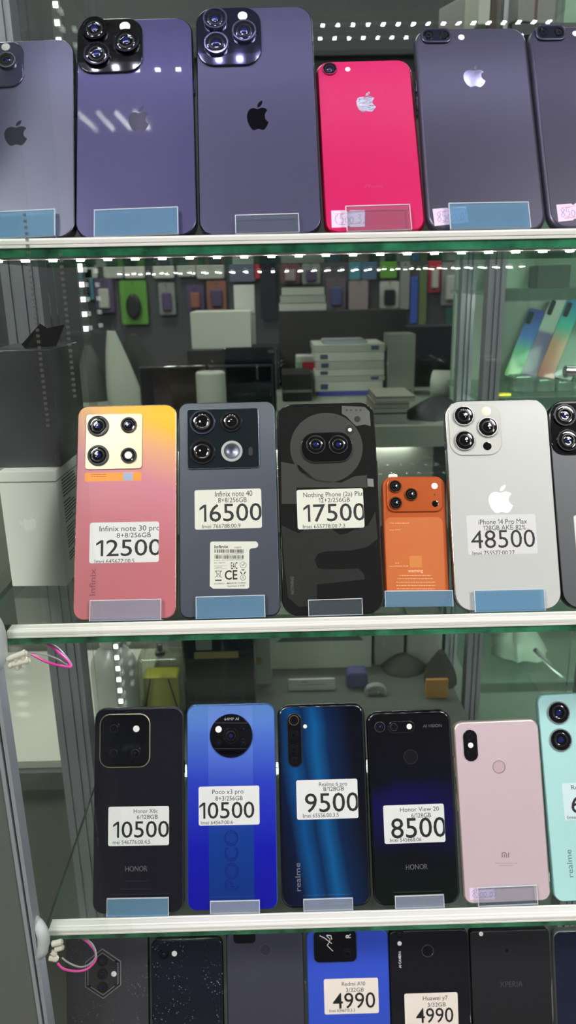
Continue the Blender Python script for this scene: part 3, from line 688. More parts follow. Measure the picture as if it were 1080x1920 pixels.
mb.ribbon([qq(941.5, 1608), qq(941.5, 1599), qq(946, 1598.8), qq(949, 1600), qq(949.6, 1602), qq(949.6, 1608)], .9, Q.y - .05); mb.ribbon([qq(945.6, 1608), qq(945.6, 1602)], .9, Q.y - .05); mb.ribbon([qq(953.6, 1608), qq(953.6, 1598.6)], .9, Q.y - .05)
mb.build('logo', mk, Q.root, smooth=0)
Q.marks([(928, 971, 1618.5), (936, 962, 1622.5)], mk, h=.3)
Q.handtag([(880, 1665), (928, 1662), (928, 1686), (881, 1687)], '8500 05')
Q.side_button(-1, 82, 14, MC['champagne frame']); Q.side_button(-1, 112, 16, MC['champagne frame'])

R = Phone('mint green smartphone with two big stacked lenses, cut by the right photo edge', 262.6, 3, 24.5, -1.1, 76.8, 170.8, 8, 8, pmat('mint frame', (150, 200, 200), 0.3, 0.4), pmat('mint matt glass', (172, 218, 216), 0.32, 0.0, .2), edge=1.2, group=G3)
for yv, xv in ((1336, 1046.5), (1387, 1050.5)): R.lens(xv, yv, 21, 1.6, rim=pmat('silver pale ring', (196, 206, 206), .2, .8), rimf=.9)
R.sticker((1056, 1466, 1170, 1536), [('Re', 1071, 1472, 1083, 1480, 0), ('6', 1071, 1492, 1091, 1524, .004), ('Imei', 1064, 1529, 1082, 1535.5, 0)], pmat('pale mint label', (206, 228, 232), .5))
R.text([('realme', 1063, 1593, 1073, 1645, .005, None, True)], pmat('grey green print', (96, 128, 130), .45), 'brand_lettering')
R.side_button(-1, 128, 10, MC['mint frame'])

# ---- bottom shelf
Y4 = -10.0; a4 = math.radians(20)
def r4(px, py):
    nrm = Vector((0, -math.cos(a4), math.sin(a4))); o = Vector((0, Y4, SH[4])); d = ray(px, py)
    p = CAM + d * ((o - CAM).dot(nrm) / d.dot(nrm)); return p.x, (p - o).dot(Vector((0, math.sin(a4), math.cos(a4))))
def P4(label, x0, x1, top, frame, back, r, t=8.5, edge=1.5, rot=0.0, **k):
    ax, h = r4(x0, 1830)[0], r4((x0+x1)/2, top)[1]; bx = r4(x1, 1830)[0]
    zc = r4((x0+x1)/2, 1830)[1]
    return Phone(label, (ax+bx)/2 - math.sin(math.radians(rot))*zc, 4, 20, rot, bx-ax, h, t, r, frame, back, edge=edge, y0=Y4, group=G4, **k)
glit = dusty('dusty black back', (58, 58, 63), 0.3, .6, 420, .16)
S = P4('dusty grey smartphone with a hexagonal camera plate, left on the bottom shelf', 124, 279, 1744, pmat('black frame', (20, 20, 23), .3, .4), glit, 7)
hx = [(192, 1778), (227, 1802), (227, 1846), (194, 1872), (160, 1850), (160, 1804)]
def hexp(s_, up, mat, name, par, rim=None):
    c = (193.5, 1825); p = [S.at(c[0] + (x-c[0])*s_, c[1] + (y-c[1])*s_) for x, y in hx][::-1]
    mb = MB(); mb.slab(p, S.y - up, S.y + .1, 0); return mb.build(name, mat, par, smooth=0)
isl = hexp(1, .8, pmat('pale cut edge', (150, 150, 154), .3, .4), 'camera_island', S.root)
hexp(.96, .85, pmat('smoked plate', (50, 50, 54), .15, 0, .8), 'camera_glass', isl); hexp(.86, .9, MC['pale cut edge'], 'inner_edge', isl); hexp(.82, .95, MC['smoked plate'], 'inner_glass', isl)
for yv in (1800, 1825, 1850): S.lens(193, yv, 10, .5, base=S.y - .95, parent=isl, rim=M_lensring)
S.dot(214, 1825, 5, M_flash, .2, S.y - .95, isl)
for c in ((218, 1802), (218, 1846), (168, 1848)): S.dot(c[0], c[1], 3, M_black, .2, S.y - .9, isl, 'screw')
T = P4('small glossy black smartphone speckled with dust, round lens at its top left', 283, 419, 1762, pmat('gloss black frame', (10, 11, 16), .1, .2, 1.0), dusty('speckled navy black', (22, 25, 36), 0.2, .8, 420, .17), 7, 9, 2.6)
T.lens(307, 1788, 10, .5, rim=M_lensring); T.dot(327, 1788, 5, M_flash)
U = P4('matt slate grey smartphone with a faint round fingerprint dimple', 425, 570, 1746, pmat('slate black frame', (34, 34, 42), .4, .3), pmat('matt slate', (56, 56, 70), .42), 6)
U.plate('camera_island', (437, 1744, 480, 1769), 4, .6, MC['black camera glass'], .2, rim=pmat('slate rim', (70, 70, 84), .3, .5), rimw=.5)
U.ring(498, 1781, 11, 1, pmat('dimple rim', (92, 90, 104), .3, .4), pmat('dimple', (48, 48, 60), .4))
V = P4('bright blue smartphone with a dark rounded camera panel, price 4990', 576, 730, 1744, pmat('bright blue frame', (64, 92, 190), .35, .3), pmat('matt bright blue', (48, 76, 186), .42), 8)
isl = V.plate('camera_island', (588, 1743, 668.5, 1803.5), 5, .9, MC['black camera glass'], .3, rim=pmat('blue grey rim', (70, 86, 130), .3, .6), rimw=.4); b = V.y - .95
V.lens(608, 1750, 17, .3, base=b, parent=isl, rim=M_lensring); V.lens(652, 1788, 10, .3, base=b, parent=isl, rim=M_lensring)
V.text([('R', 648, 1750, 657, 1758, .02, None, True)], M_white, 'camera_lettering', b, isl)
mb = MB()
for pts in (((599, 1753), (608, 1757), (622, 1768)), ((612, 1753), (619, 1760), (616, 1768), (613, 1771)), ((613, 1771), (624, 1782)), ((612, 1752), (620, 1753), (622, 1760))): mb.ribbon([V.at(*p) for p in pts], .7, b - .4)
mb.build('marker_scribble', M_white, isl, smooth=0)
V.sticker((607.8, 1834.4, 709.7, 1900.8), [('Redmi A10', 641, 1840.6, 684.7, 1847.8, 0), ('3/32GB', 648.6, 1852, 682, 1859.4, 0), ('4990', 624, 1861.4, 703.6, 1890, .004), ('Imei 63467:0.3,3', 617.5, 1891.7, 665.6, 1897, 0)], M_cream)
W = P4('black smartphone with a fingerprint ring beside the bright blue phone', 731, 880, 1744, pmat('black satin frame', (16, 16, 20), .25, .3), pmat('black gloss back', (22, 22, 28), .18, 0, .7), 6)
W.lens(749, 1750, 8, .4, rim=M_lensring); W.dot(749, 1769, 4, M_flash)
W.text([('AI CAMERA', 747.5, 1783, 752, 1815, .01, None, True)], M_white, 'camera_lettering')
W.ring(802, 1783, 11.5, 1.3, pmat('chrome dimple rim', (120, 120, 128), .2, .8), pmat('dark dimple', (18, 18, 22), .25))
W.sticker((759, 1861.7, 859, 1935), [('Huawei y7', 793, 1867, 839, 1875, 0), ('3/32GB', 801.7, 1879.7, 835.6, 1887.2, 0), ('4990', 780, 1890, 850, 1917, .004)], M_cream)
X = P4('plain black smartphone with only a faint word across its middle', 883, 1033, 1744, MC['black satin frame'], pmat('matt black back', (30, 30, 33), .4), 4)
X.dot(902, 1751, 4, M_flash); X.dot(950, 1782, 3, MC['dark dimple'], .05, name='microphone_hole')
X.text([('XPERIA', 937, 1840, 980, 1850.5, .0)], pmat('grey chrome print', (96, 96, 102), .3, .5), 'brand_lettering')
Z = P4('navy black smartphone at the right end of the bottom shelf, cut by the photo edge', 1040, 1190, 1744, pmat('pale frame', (120, 122, 120), .3, .6), pmat('navy gloss', (26, 32, 50), .2, 0, .7), 7)
# ================================================================== SHELVES, LIGHTS, STANDS
XL, XR = -203.0, 330.0
YF, YB = -14.0, 214.0
def led_mat(name, col, st):
    m = bpy.data.materials.new(name); m.use_nodes = True; nt = m.node_tree; nt.nodes.clear()
    e = nt.nodes.new('ShaderNodeEmission'); o = nt.nodes.new('ShaderNodeOutputMaterial')
    e.inputs['Color'].default_value = col; e.inputs['Strength'].default_value = st; nt.links.new(e.outputs[0], o.inputs['Surface']); return m
LED = {0: led_mat('cool violet led', (0.74, 0.72, 1.0, 1), 290), 1: led_mat('white led', (1.0, 1.0, 0.95, 1), 185), 2: led_mat('cool white led', (0.86, 0.9, 1.0, 1), 210), 3: led_mat('cool white led low', (0.9, 0.92, 1.0, 1), 200)}
M_tape = pmat('white strip tape', (225, 225, 220), .5)
where = ['the phones of the top row', 'the middle shelf', 'the third shelf', 'the bottom shelf']
nm = ['topmost glass shelf above the picture, over the first row of phones', 'glass shelf with green front edge under the purple and red phones', 'glass shelf with green front edge under the pink, slate and white phones', 'glass shelf with green front edge under the row from gold-rimmed to mint phone']
for k in range(5):
    z = SH[k]
    lab = (nm + ['lowest glass shelf, carrying the blue phone priced 4990'])[k]
    sh = empty('glass_shelf', (0, 0, z), lab, 'shelf', 'glass shelves of the showcase')
    XL = -232.0 if k == 2 else -205.0
    mb = MB(); y0, y1, z0, z1 = YF + 0.5, YB, -11.2, -6.0
    ol = [(-203.0, y0), (XR, y0), (XR, y1), (XL, y1)] if k != 2 else [(-203.0, y0), (XR, y0), (XR, y1), (-190.0, y1), (XL, y1), (XL, 9.0), (-203.0, 9.0)]
    q0 = mb.add([(x, y, z0) for x, y in ol]); q1 = mb.add([(x, y, z1) for x, y in ol]); n_ = len(ol)
    mb.face([q0 + t for t in range(n_)], 0); mb.face([q1 + t for t in range(n_)], 0)
    for t in range(n_): mb.face([q0 + t, q0 + (t+1) % n_, q1 + (t+1) % n_, q1 + t], 1)
    mb.build('glass_pane', [M_shelfglass, M_glassedge], sh, smooth=0)
    mb = MB()   # ridged trim along the front, L-shaped
    XL = -203.0; xs = (XL + 6, XR)
    prof = [(-14, -5.9), (-14.6, -5.7), (-14.6, -4.4), (-14.0, -4.0), (-14.6, -3.6), (-14.6, -1.4), (-14.2, -0.6), (-13.2, -0.2), (-12.2, -0.2), (-11.6, -0.7), (-10.8, -0.7), (-10.2, -0.2), (-6.0, -0.2), (-5.4, -0.6), (-4.6, -0.6), (-4.2, -0.2), (-3.4, -0.2), (-3.0, -0.5), (-3.0, -5.9)]
    mb.loft([[(x, y, zz) for y, zz in prof] for x in xs], 0)
    mb.build('front_trim', M_trim, sh, smooth=25)
    if k == 4: continue
    st = empty('led_strip', (0, 0, z - 12.8), 'strip of small white lights under the shelf edge, lighting ' + where[k], 'light strip', 'light strips under the shelves')
    mb = MB(); mb.box(XL + 3, XR, -4.0, 4.0, 0.6, 1.4); mb.build('strip_tape', M_tape, st, smooth=0)
    proto = None; x = XL + (10 if k else 4); n = 0
    while x < XR - 4:
        if proto is None:
            mb = MB(); mb.box(-2.2, 2.2, -1.3, 1.3, -0.6, 0.6); proto = mb.build('led', LED[k], st, smooth=0); o = proto
        else:
            o = proto.copy(); COL.objects.link(o); o.parent = st
        o.location = (x * MM, 0, 0); x += 17.4; n += 1

def stand(ph, px, mat, label):
    l, r_, bo, to = None, None, None, None
    xm, ym = (px[0]+px[2])/2, (px[1]+px[3])/2
    yl = -4.4
    l = ph.at(px[0], ym, yl)[0]; r_ = ph.at(px[2], ym, yl)[0]; to = ph.at(xm, px[1], yl)[1]
    rt = empty('acrylic_stand', None, label, 'phone stand', 'clear phone stands', M=ph.M)
    def sheet(name, y0, y1, z0, z1, a=l, b=r_):
        mb = MB(); i = mb.add([(a, y0, z0), (b, y0, z0), (b, y0, z1), (a, y0, z1), (a, y1, z0), (b, y1, z0), (b, y1, z1), (a, y1, z1)])
        big = 0 if (y1 - y0) < (z1 - z0) else 1
        for f, kind in (((0, 1, 2, 3), 'f'), ((4, 5, 6, 7), 'f'), ((0, 4, 7, 3), 's'), ((1, 5, 6, 2), 's'), ((3, 2, 6, 7), 't'), ((0, 1, 5, 4), 't')):
            mi = 1 if kind == 's' or (kind == 't') == (big == 0) and kind != 'f' or (kind == 'f' and big == 1) else 0
            mb.face([i + q for q in f], mi)
        return mb.build(name, [mat, M_acredge], rt, smooth=0)
    th = ph.t
    sheet('front_lip', yl, yl + 1.5, -0.7, to)
    mb = MB(); e = 0.55; fp = [(l, -0.7), (r_, -0.7), (r_, to), (l, to)]; ip = [(l + e*.8, -0.7), (r_ - e*.8, -0.7), (r_ - e*.8, to - e), (l + e*.8, to - e)]
    for t in (1, 2, 3):
        u = (t + 1) % 4; i = mb.add([(fp[t][0], yl - .04, fp[t][1]), (fp[u][0], yl - .04, fp[u][1]), (ip[u][0], yl - .04, ip[u][1]), (ip[t][0], yl - .04, ip[t][1])]); mb.face([i, i+1, i+2, i+3])
    mb.build('lit_edge', M_acredge, rt, smooth=0)  # pale frame laid on the lip to draw its glowing edge
    sheet('base', yl + 1.5, th + 1.6, -0.7, -0.15)
    sheet('back_support', th + 0.4, th + 1.6, -0.15, 62)
    return rt
for ph, px, m, lb in (
    (A, (-60, 395, 103, 447), M_acrblue, 'blue-filmed clear stand holding the blue-grey phone at the left end of the top shelf'),
    (B, (176, 390, 334, 443), M_acrblue, 'blue-filmed clear stand holding the deep purple phone with black camera block'),
    (C_, (441, 401, 561, 440), M_acr, 'clear stand holding the tall indigo phone'),
    (D, (649, 384, 771, 436), M_acr, 'nearly invisible clear stand holding the red phone'),
    (E_, (843, 379, 994, 432), M_acrblue, 'bluish clear stand holding the grey phone right of the red one'),
    (G, (168, 1124, 302, 1170), M_acrmilk, 'scuffed clear stand holding the pink and yellow phone'),
    (H, (367, 1117, 497, 1160), M_acrblue, 'blue-filmed clear stand holding the slate blue phone'),
    (I, (578, 1123, 680, 1155), M_acr, 'clear stand holding the see-through black phone'),
    (J, (722, 1107, 850, 1152), M_acrblue, 'wide bluish stand holding the orange power bank'),
    (K, (890, 1105, 1022, 1148), M_acrblue, 'blue-filmed clear stand holding the white phone'),
    (M, (200, 1684, 316, 1720), M_acrblue, 'blue-filmed clear stand holding the gold-rimmed black phone'),
    (N, (394, 1689, 487, 1718), M_acrmilk, 'scuffed clear stand holding the blue phone with round camera disc'),
    (O, (569, 1685, 662, 1714), M_acrmilk, 'scuffed clear stand holding the streaked dark blue phone'),
    (P, (741, 1679, 833, 1705), M_acrmilk, 'scuffed clear stand holding the black phone priced 8500'),
    (Q, (896, 1662, 1008, 1695), M_acr, 'clear stand holding the pale pink phone')):
    stand(ph, px, m, lb)

# ---- the case
case = empty('display_showcase', (0, 0, -1450), 'aluminium-framed glass showcase holding all the rows of phones', 'showcase')
o_z = 1450.0
def cbox(name, x0, x1, y0, y1, z0, z1, mat, bev=0): 
    mb = MB(); mb.box(x0, x1, y0, y1, z0 + o_z, z1 + o_z, 0, bev); return mb.build(name, mat, case, smooth=0)
def post(x0, x1, y0, y1, z0=-1438, z1=420, mat=M_alu, grooves=(.3, .55, .8)):
    """extruded post with grooves on its front"""
    mb = MB(); w = x1 - x0; pr = [(x0, y0)]
    for g in grooves: pr += [(x0 + w*g - 1.2, y0), (x0 + w*g - .8, y0 + 1.6), (x0 + w*g + .8, y0 + 1.6), (x0 + w*g + 1.2, y0)]
    pr += [(x1, y0), (x1, y1), (x0, y1)]
    mb.loft([[(x, y, z0 + o_z) for x, y in pr], [(x, y, z1 + o_z) for x, y in pr]], 0)
    return mb.build('corner_post', mat, case, smooth=0)
xp = atY(52, 1640, -24).x
post(-262, xp - 8, -24, -12, mat=pmat('grey anodised post', (118, 119, 118), .45, .2), grooves=(.2,))
for e in (8, 3.2): cbox('ridge', xp - e, xp - e + 2.9, -26, -12, -1438, 420, M_alu_light)
cbox('groove_strip', xp - 5.1, xp - 3.2, -22, -12, -1438, 420, pmat('groove grey', (84, 86, 96), .5))
xa = atY(113, 1400, 226).x; xb = atY(172, 1400, 226).x
post(xa, xb, 222, 248, grooves=(.25, .6, .85))
post(332, 372, -24, 4, grooves=(.2, .4))
post(330, 356, 222, 248)
cbox('side_panel', -236, -233, 6, 220, -1300, 420, M_sidepane)
for y in (238, 262): cbox('rear_door_pane', (xb + 2), 329, y, y + 3, -1300, 420, M_rearpane)
cbox('base_panel', -250, 372, -24, 248, -1450, -1300, pmat('grey laminate', (128, 128, 128), .5))
cbox('top_panel', -250, 372, -24, 248, 420, 426, M_shelfglass)
# sliding front panes with chipped ground edges
def door(x0, x1, xe, y, lab, pxs):
    d = empty('glass_door', (0, y, -1290), lab, 'glass door')
    mb = MB(); mb.box(x0, x1, 0, 3, 0, 1700); mb.build('pane', M_pane, d, smooth=0)
    zt = atY(pxs[0], pxs[1], y).z + 1290; zb = atY(pxs[2], pxs[3], y).z + 1290
    mb = MB(); z = zb
    while z < zt:
        mb.box(xe - 1.0, xe + 1.0, -0.3, -0.05, z, z + 1.7); z += 3.4
    mb.build('chipped_edge', thinglass('ground glass edge', (225, 225, 225), .05, .3, .3, (120, 120, 120)), d, smooth=0)
xe1 = atY(68, 600, -40).x; xe2 = atY(130, 640, -46).x
door(-600, xe1 + 2, xe1, -40, 'front glass pane whose toothed edge crosses the tall black box', (45, 395, 95, 800))
door(-600, xe2 + 2, xe2, -46, 'front glass pane whose toothed edge runs beside the pink and yellow phone', (117, 470, 148, 745))

# vertical row of glowing dots standing in for a reflection, rear corner
xv = atY(155, 550, 232).x
vs = empty('led_strip', (xv, 232, -800), 'upright strip of white lights in the rear left corner of the showcase', 'light strip')
mb = MB(); mb.box(-4, 4, 0, 1.2, 0, 1200); mb.build('strip_tape', thinglass('clear tape', (245, 248, 246), .03, .1, .1, (150, 152, 150)), vs, smooth=0)
lm = led_mat('corner led', (1, 1, .95, 1), 14); proto = None
zr = [(atY(155, y0, 232).z, atY(155, y1, 232).z) for y0, y1 in ((0, 76), (482, 628), (1204, 1340))]
for k in range(76):
    zz = -800 + 10 + k*13.4
    if not any(b0 <= zz <= a0 for a0, b0 in zr): continue
    if proto is None:
        mb = MB(); mb.box(-2, 2, -1.2, 0, -2.2, 2.2); proto = mb.build('led', lm, vs, smooth=0); o = proto
    else: o = proto.copy(); COL.objects.link(o); o.parent = vs
    o.location = (0, 0, (10 + k*13.4) * MM)

# wires and connectors at the left shelf ends
M_pink = pmat('pink wire', (226, 60, 160), .3, 0, .3); M_clearplastic = pmat('milky plastic', (226, 220, 208), .25, 0, .4)
M_grw = pmat('grey wire', (150, 148, 152), .3); M_wcable = pmat('white cable sleeve', (214, 216, 222), .4); M_bluew = pmat('blue wire', (40, 70, 150), .4)
def connector(pxs, lobes, wires, cable, Y, label, blue=None):
    c0 = atY(pxs[0], pxs[1], Y)
    rt = empty('wire_connector', c0, label, 'connector', 'wire connectors at the shelf ends')
    mb = MB()
    for (x0, y0, x1, y1, r) in lobes:
        p = atY(x0, y0, Y) - c0; q = atY(x1, y1, Y) - c0; d = (q - p).normalized()
        mb.tube([p, p + d*.6, p + d*.9, q - d*.9, q - d*.6, q], [r*.9, r, r, r, r, r*.9], 10)
        mb.tube([q - d*.1, q + d*.8], [r*.6, r*.6], 8)
    mb.build('terminal_block', M_clearplastic, rt)
    for nme, mat, pts, r in wires:
        P_ = [atY(x, y, Y + dy) - c0 for x, y, dy in pts]; Q_ = []
        for i in range(len(P_) - 1):
            a = P_[max(i-1, 0)]; b_ = P_[i]; c = P_[i+1]; d = P_[min(i+2, len(P_)-1)]
            for k in range(6):
                u = k/6; Q_.append(0.5*((2*b_) + (c - a)*u + (2*a - 5*b_ + 4*c - d)*u*u + (-a + 3*b_ - 3*c + d)*u**3))
        Q_.append(P_[-1]); mb = MB(); mb.tube(Q_, r, 8); mb.build(nme, mat, rt, smooth=60)
    P_ = [atY(x, y, Y + dy) - c0 for x, y, dy in cable[0]]; pts = []; rs = []
    rad = cable[1] if isinstance(cable[1], list) else [cable[1]] * len(P_)
    for i in range(len(P_) - 1):
        a = P_[max(i-1, 0)]; b_ = P_[i]; c = P_[i+1]; d = P_[min(i+2, len(P_)-1)]
        for k in range(5):
            u = k/5; pts.append(0.5*((2*b_) + (c - a)*u + (2*a - 5*b_ + 4*c - d)*u*u + (-a + 3*b_ - 3*c + d)*u**3)); rs.append(rad[i]*(1-u) + rad[i+1]*u)
    pts.append(P_[-1]); rs.append(rad[-1]); mb = MB(); mb.tube(pts, rs, 14); mb.build('cable_sleeve', M_wcable, rt, smooth=60)
connector((35, 1236), [(14, 1236, 48, 1224, 2.4), (24, 1246, 54, 1238, 2.4), (16, 1246, 22, 1249, 2.2), (30, 1230, 33, 1254, 2.0), (44, 1226, 45, 1250, 2.0)],
          [('pink_wire', M_pink, [(58, 1226, 0), (90, 1242, -4), (122, 1250, -4), (133, 1250, 0), (126, 1238, 6), (104, 1218, 14), (86, 1205, 16)], .95),
           ('grey_wire', M_grw, [(58, 1224, 0), (84, 1227, -2), (108, 1236, -2), (124, 1246, 2), (134, 1246, 5), (112, 1218, 14), (92, 1206, 16)], .7),
           ('blue_wire', M_bluew, [(-4, 1236, 0), (8, 1234, 0), (16, 1233, 0)], 1.4)],
          ([(-30, 1150, 0), (-12, 1170, 0), (-4, 1195, 0), (-3, 1230, 0), (-12, 1250, 0), (-30, 1262, 0)], 6), -20, 'milky wire connector with a pink wire at the left end of the middle shelf')
connector((104, 1784), [(98, 1770, 116, 1766, 2.5), (104, 1780, 118, 1776, 2.3), (92, 1795, 108, 1798, 2.6), (96, 1784, 104, 1790, 2.2)],
          [('pink_wire', M_pink, [(108, 1806, 0), (120, 1817, -3), (145, 1821, -4), (165, 1816, -3), (179, 1800, 2), (178, 1784, 8), (166, 1768, 14), (152, 1758, 16)], .95),
           ('grey_wire', M_grw, [(116, 1796, 0), (130, 1806, -2), (150, 1813, -2), (168, 1808, 0), (180, 1792, 4), (174, 1772, 10), (158, 1758, 16)], .75),
           ('dark_wire', pmat('dark wire', (40, 42, 52), .4), [(94, 1770, 0), (93, 1780, -1), (95, 1790, 0)], 1.0)],
          ([(62, 1722, 6), (72, 1734, 3), (80, 1750, 0), (82, 1766, 0), (80, 1782, 0), (74, 1790, 2)], [3.5, 4.6, 5.0, 5.0, 4.6, 3.6]), -24, 'milky wire connector with a pink wire loop at the left end of the third shelf')
# ================================================================== THE SHOP BEHIND AND AROUND
def structure(name, x0, x1, y0, y1, z0, z1, mat):
    mb = MB(); mb.box(x0, x1, y0, y1, z0, z1); return tag(mb.build(name, mat, None, smooth=0), kind='structure')
M_wall = pmat('dark pegboard', (66, 67, 70), .7, noise=.12, nscale=4)
M_wall2 = pmat('grey plaster', (176, 176, 172), .8, noise=.06, nscale=3)
structure('floor', -3200, 3200, -4200, 2000, -1500, -1450, pmat('beige tiles', (112, 108, 102), .4, noise=.1, nscale=3))
structure('ceiling', -3200, 3200, -4200, 2000, 1450, 1500, pmat('white ceiling', (200, 200, 198), .8))
structure('wall_back', -3200, 3200, 1900, 2000, -1450, 1450, M_wall)
structure('wall_front', -3200, 3200, -4200, -4100, -1450, 1450, pmat('slate stall wall', (84, 87, 94), .7, noise=.1, nscale=3))
structure('wall_left', -3200, -3100, -4100, 1900, -1450, 1450, pmat('olive plaster', (122, 118, 104), .8))
structure('wall_right', 3100, 3200, -4100, 1900, -1450, 1450, M_wall2)
# ceiling lights; the far pair is added front light, the rear pair dimmed
lamp_m = led_mat('ceiling panel light', (1.0, 0.985, 0.95, 1), 92); lamp_b = led_mat('dimmed ceiling panel light', (1.0, 0.985, 0.95, 1), 40)
for x, y, lb in ((-1000, -1300, 'square ceiling light panel above the aisle on the left'), (1150, -1300, 'square ceiling light panel above the aisle on the right'),
             (-2200, -2700, 'added ceiling light panel far down the aisle on the left'), (2200, -2700, 'added ceiling light panel far down the aisle on the right'), (-500, 1000, 'square ceiling light panel above the counter'), (1500, 1100, 'square ceiling light panel above the neighbouring showcase')):
    lm_ = lamp_m if y < 0 else lamp_b
    t = empty('ceiling_light', (x, y, 1450), lb, 'ceiling light', 'square ceiling light panels')
    mb = MB(); mb.box(-310, 310, -310, 310, -14, -0.5, 0, 4); mb.build('frame', M_trim, t)
    mb = MB(); mb.box(-285, 285, -285, 285, -16, -14.2, 0); mb.build('diffuser', lm_, t)
def reflected_lamp(ph, segs, label, w, strength):
    pts = []
    n = (ph.M.to_3x3() @ Vector((0, -1, 0))).normalized(); o = ph.M @ Vector((0, ph.y, 0))
    for s_ in segs:
        e = []
        for p in (s_[:2], s_[2:]):
            d = ray(*p).normalized(); q_ = CAM + d * ((o - CAM).dot(n) / d.dot(n)); rdir = d - n * (2 * d.dot(n))
            e.append(q_ + rdir * ((1438 - q_.z) / rdir.z))
        pts.append(e)
    c = sum((p for e in pts for p in e), Vector((0, 0, 0))) / (2*len(pts)); c.z = 1450
    t = empty('ceiling_light', c, label, 'ceiling light')
    rad = max(abs(p.x - c.x) for e in pts for p in e) + 40; rady = max(abs(p.y - c.y) for e in pts for p in e) + 40
    mb = MB(); mb.box(-rad, rad, -rady, rady, -8, -0.5, 0, 4); mb.build('housing', M_trim, t)
    m = led_mat('tube light', (1, 1, .96, 1), strength)
    for e in pts:
        a, b_ = e[0] - c, e[1] - c; a.z = b_.z = -13; mb = MB(); mb.tube([a, b_], w, 8); mb.build('tube', m, t)
reflected_lamp(B, [(147, 212, 181, 243), (183, 210, 213, 243), (217, 210, 246, 242), (252, 208, 279, 241)], 'small ceiling lamp with four short tubes, mirrored in the purple phone', 5, 120)

# ---- counter behind the case
ZC = -224.0
ct = empty('counter', (-100, 780, -1450), 'pale counter behind the showcase, carrying boxes and tablets', 'counter')
def ctb(name, x0, x1, y0, y1, z0, z1, mat): mb = MB(); mb.box(x0+100, x1+100, y0-780, y1-780, z0+1450, z1+1450); return mb.build(name, mat, ct, smooth=0)
M_wt = pmat('grey green laminate', (140, 146, 134), .35)
ctb('worktop', -800, 255, 540, 1120, ZC - 30, ZC, M_wt); ctb('worktop', 255.5, 450, 790, 1120, ZC - 30, ZC, M_wt)
ctb('back_board', -800, 450, 1100, 1120, -1450, ZC - 30, pmat('dark board', (50, 50, 52), .6))
ctb('side_panel', 235, 255, 604, 1100, -1450, ZC - 30, pmat('dark board', (50, 50, 52), .6))
ctb('side_panel', -800, -780, 604, 1100, -1450, ZC - 30, pmat('dark board', (50, 50, 52), .6))
ctb('front_board', -780, 235, 604, 616, -1450, ZC - 30, pmat('mid grey laminate', (118, 120, 112), .5))
ctb('added_light_bar', -500, 200, 592, 602, ZC - 37, ZC - 31, led_mat('added counter light', (1, 1, .95, 1), 90))  # hidden bar added to brighten the low table

def bx(name, label, cat, px, Y, depth, mat, group=None, bottom=None, bev=2.0, parts=(), turn=0.0):
    """a carton or device seen at photo rectangle px, front face at Y"""
    xm, ym = (px[0]+px[2])/2, (px[1]+px[3])/2
    x0 = atY(px[0], ym, Y).x; x1 = atY(px[2], ym, Y).x; zt = atY(xm, px[1], Y).z; zb = atY(xm, px[3], Y).z if bottom is None else bottom
    rt = empty(name, ((x0+x1)/2, Y, zb), label, cat, group); w = x1 - x0; h = zt - zb
    rt.rotation_euler = (0, 0, math.radians(turn))
    mb = MB(); mb.box(-w/2, w/2, 0, depth, 0, h, 0, bev); mb.build('body', mat, rt)
    for p in parts:
        pn, u0, v0, u1, v1, pm, up = p
        mb = MB(); mb.slab(rr((u0+u1-1)/2*w, (v0+v1)/2*h, (u1-u0)*w, (v1-v0)*h, min(1.5, (u1-u0)*w*.2, (v1-v0)*h*.2), 3), -up, .05, 0); mb.build(pn, pm, rt)
    return rt, w, h
c_white = pmat('white carton', (192, 194, 184), .55); c_white2 = pmat('off-white carton', (170, 172, 163), .55)
c_grey = pmat('grey carton', (128, 132, 128), .5); c_dark = pmat('dark carton', (26, 24, 25), .5); c_brown = pmat('dark brown board', (36, 31, 30), .55)
c_blue = pmat('blue violet print', (70, 74, 170), .5); c_red = pmat('red print', (176, 40, 56), .5); c_green = pmat('bright green card', (88, 146, 48), .5); c_teal = pmat('teal card', (70, 130, 150), .5)
c_purple = pmat('purple print', (76, 58, 96), .5); c_orange = pmat('orange print', (136, 84, 68), .5); c_pinkgrey = pmat('pinkish grey card', (140, 126, 124), .5); c_navy = pmat('navy cloth', (20, 20, 40), .8); c_yellow = pmat('yellow plastic', (240, 206, 40), .4)

# stack of flat white boxes
zs = ZC; ys = [(743, 751, 596, 719, c_blue), (725, 743, 591, 718, c_white), (715, 725, 590, 722, c_white2), (703, 715, 590, 721, c_white), (688, 703, 592, 720, c_white2), (672, 688, 590, 720, c_white), (658, 672, 588, 722, c_white2)]
lbs = ['flat box with a blue edge at the bottom of the white stack on the counter', 'thick white box, second from the bottom of the stack on the counter', 'thin white box, third from the bottom of the stack on the counter', 'white box with a grey mark in the middle of the stack on the counter',
       'off-white box just above the middle of the stack on the counter', 'white box, second from the top of the stack on the counter', 'off-white box at the top of the stack on the counter']
for (y0, y1, x0, x1, m), lb in zip(ys, lbs):
    h = (y1 - y0) * 0.985; cx0 = atY(x0, 700, 860).x; cx1 = atY(x1, 700, 860).x
    rt = empty('flat_box', ((cx0+cx1)/2, 860, zs + .3), lb, 'box', 'white boxes stacked on the counter')
    mb = MB(); mb.box(-(cx1-cx0)/2, (cx1-cx0)/2, 0, 120, 0, h - .5, 0, 1.2); mb.build('carton', m, rt)
    mb = MB(); u = random.choice((-.42, .3)); mb.box(u*(cx1-cx0), (u+.11)*(cx1-cx0), -.15, .05, h*.2, h*.75); mb.build('printed_mark', pmat('dark blue print', (60, 70, 100), .5), rt)
    zs += h
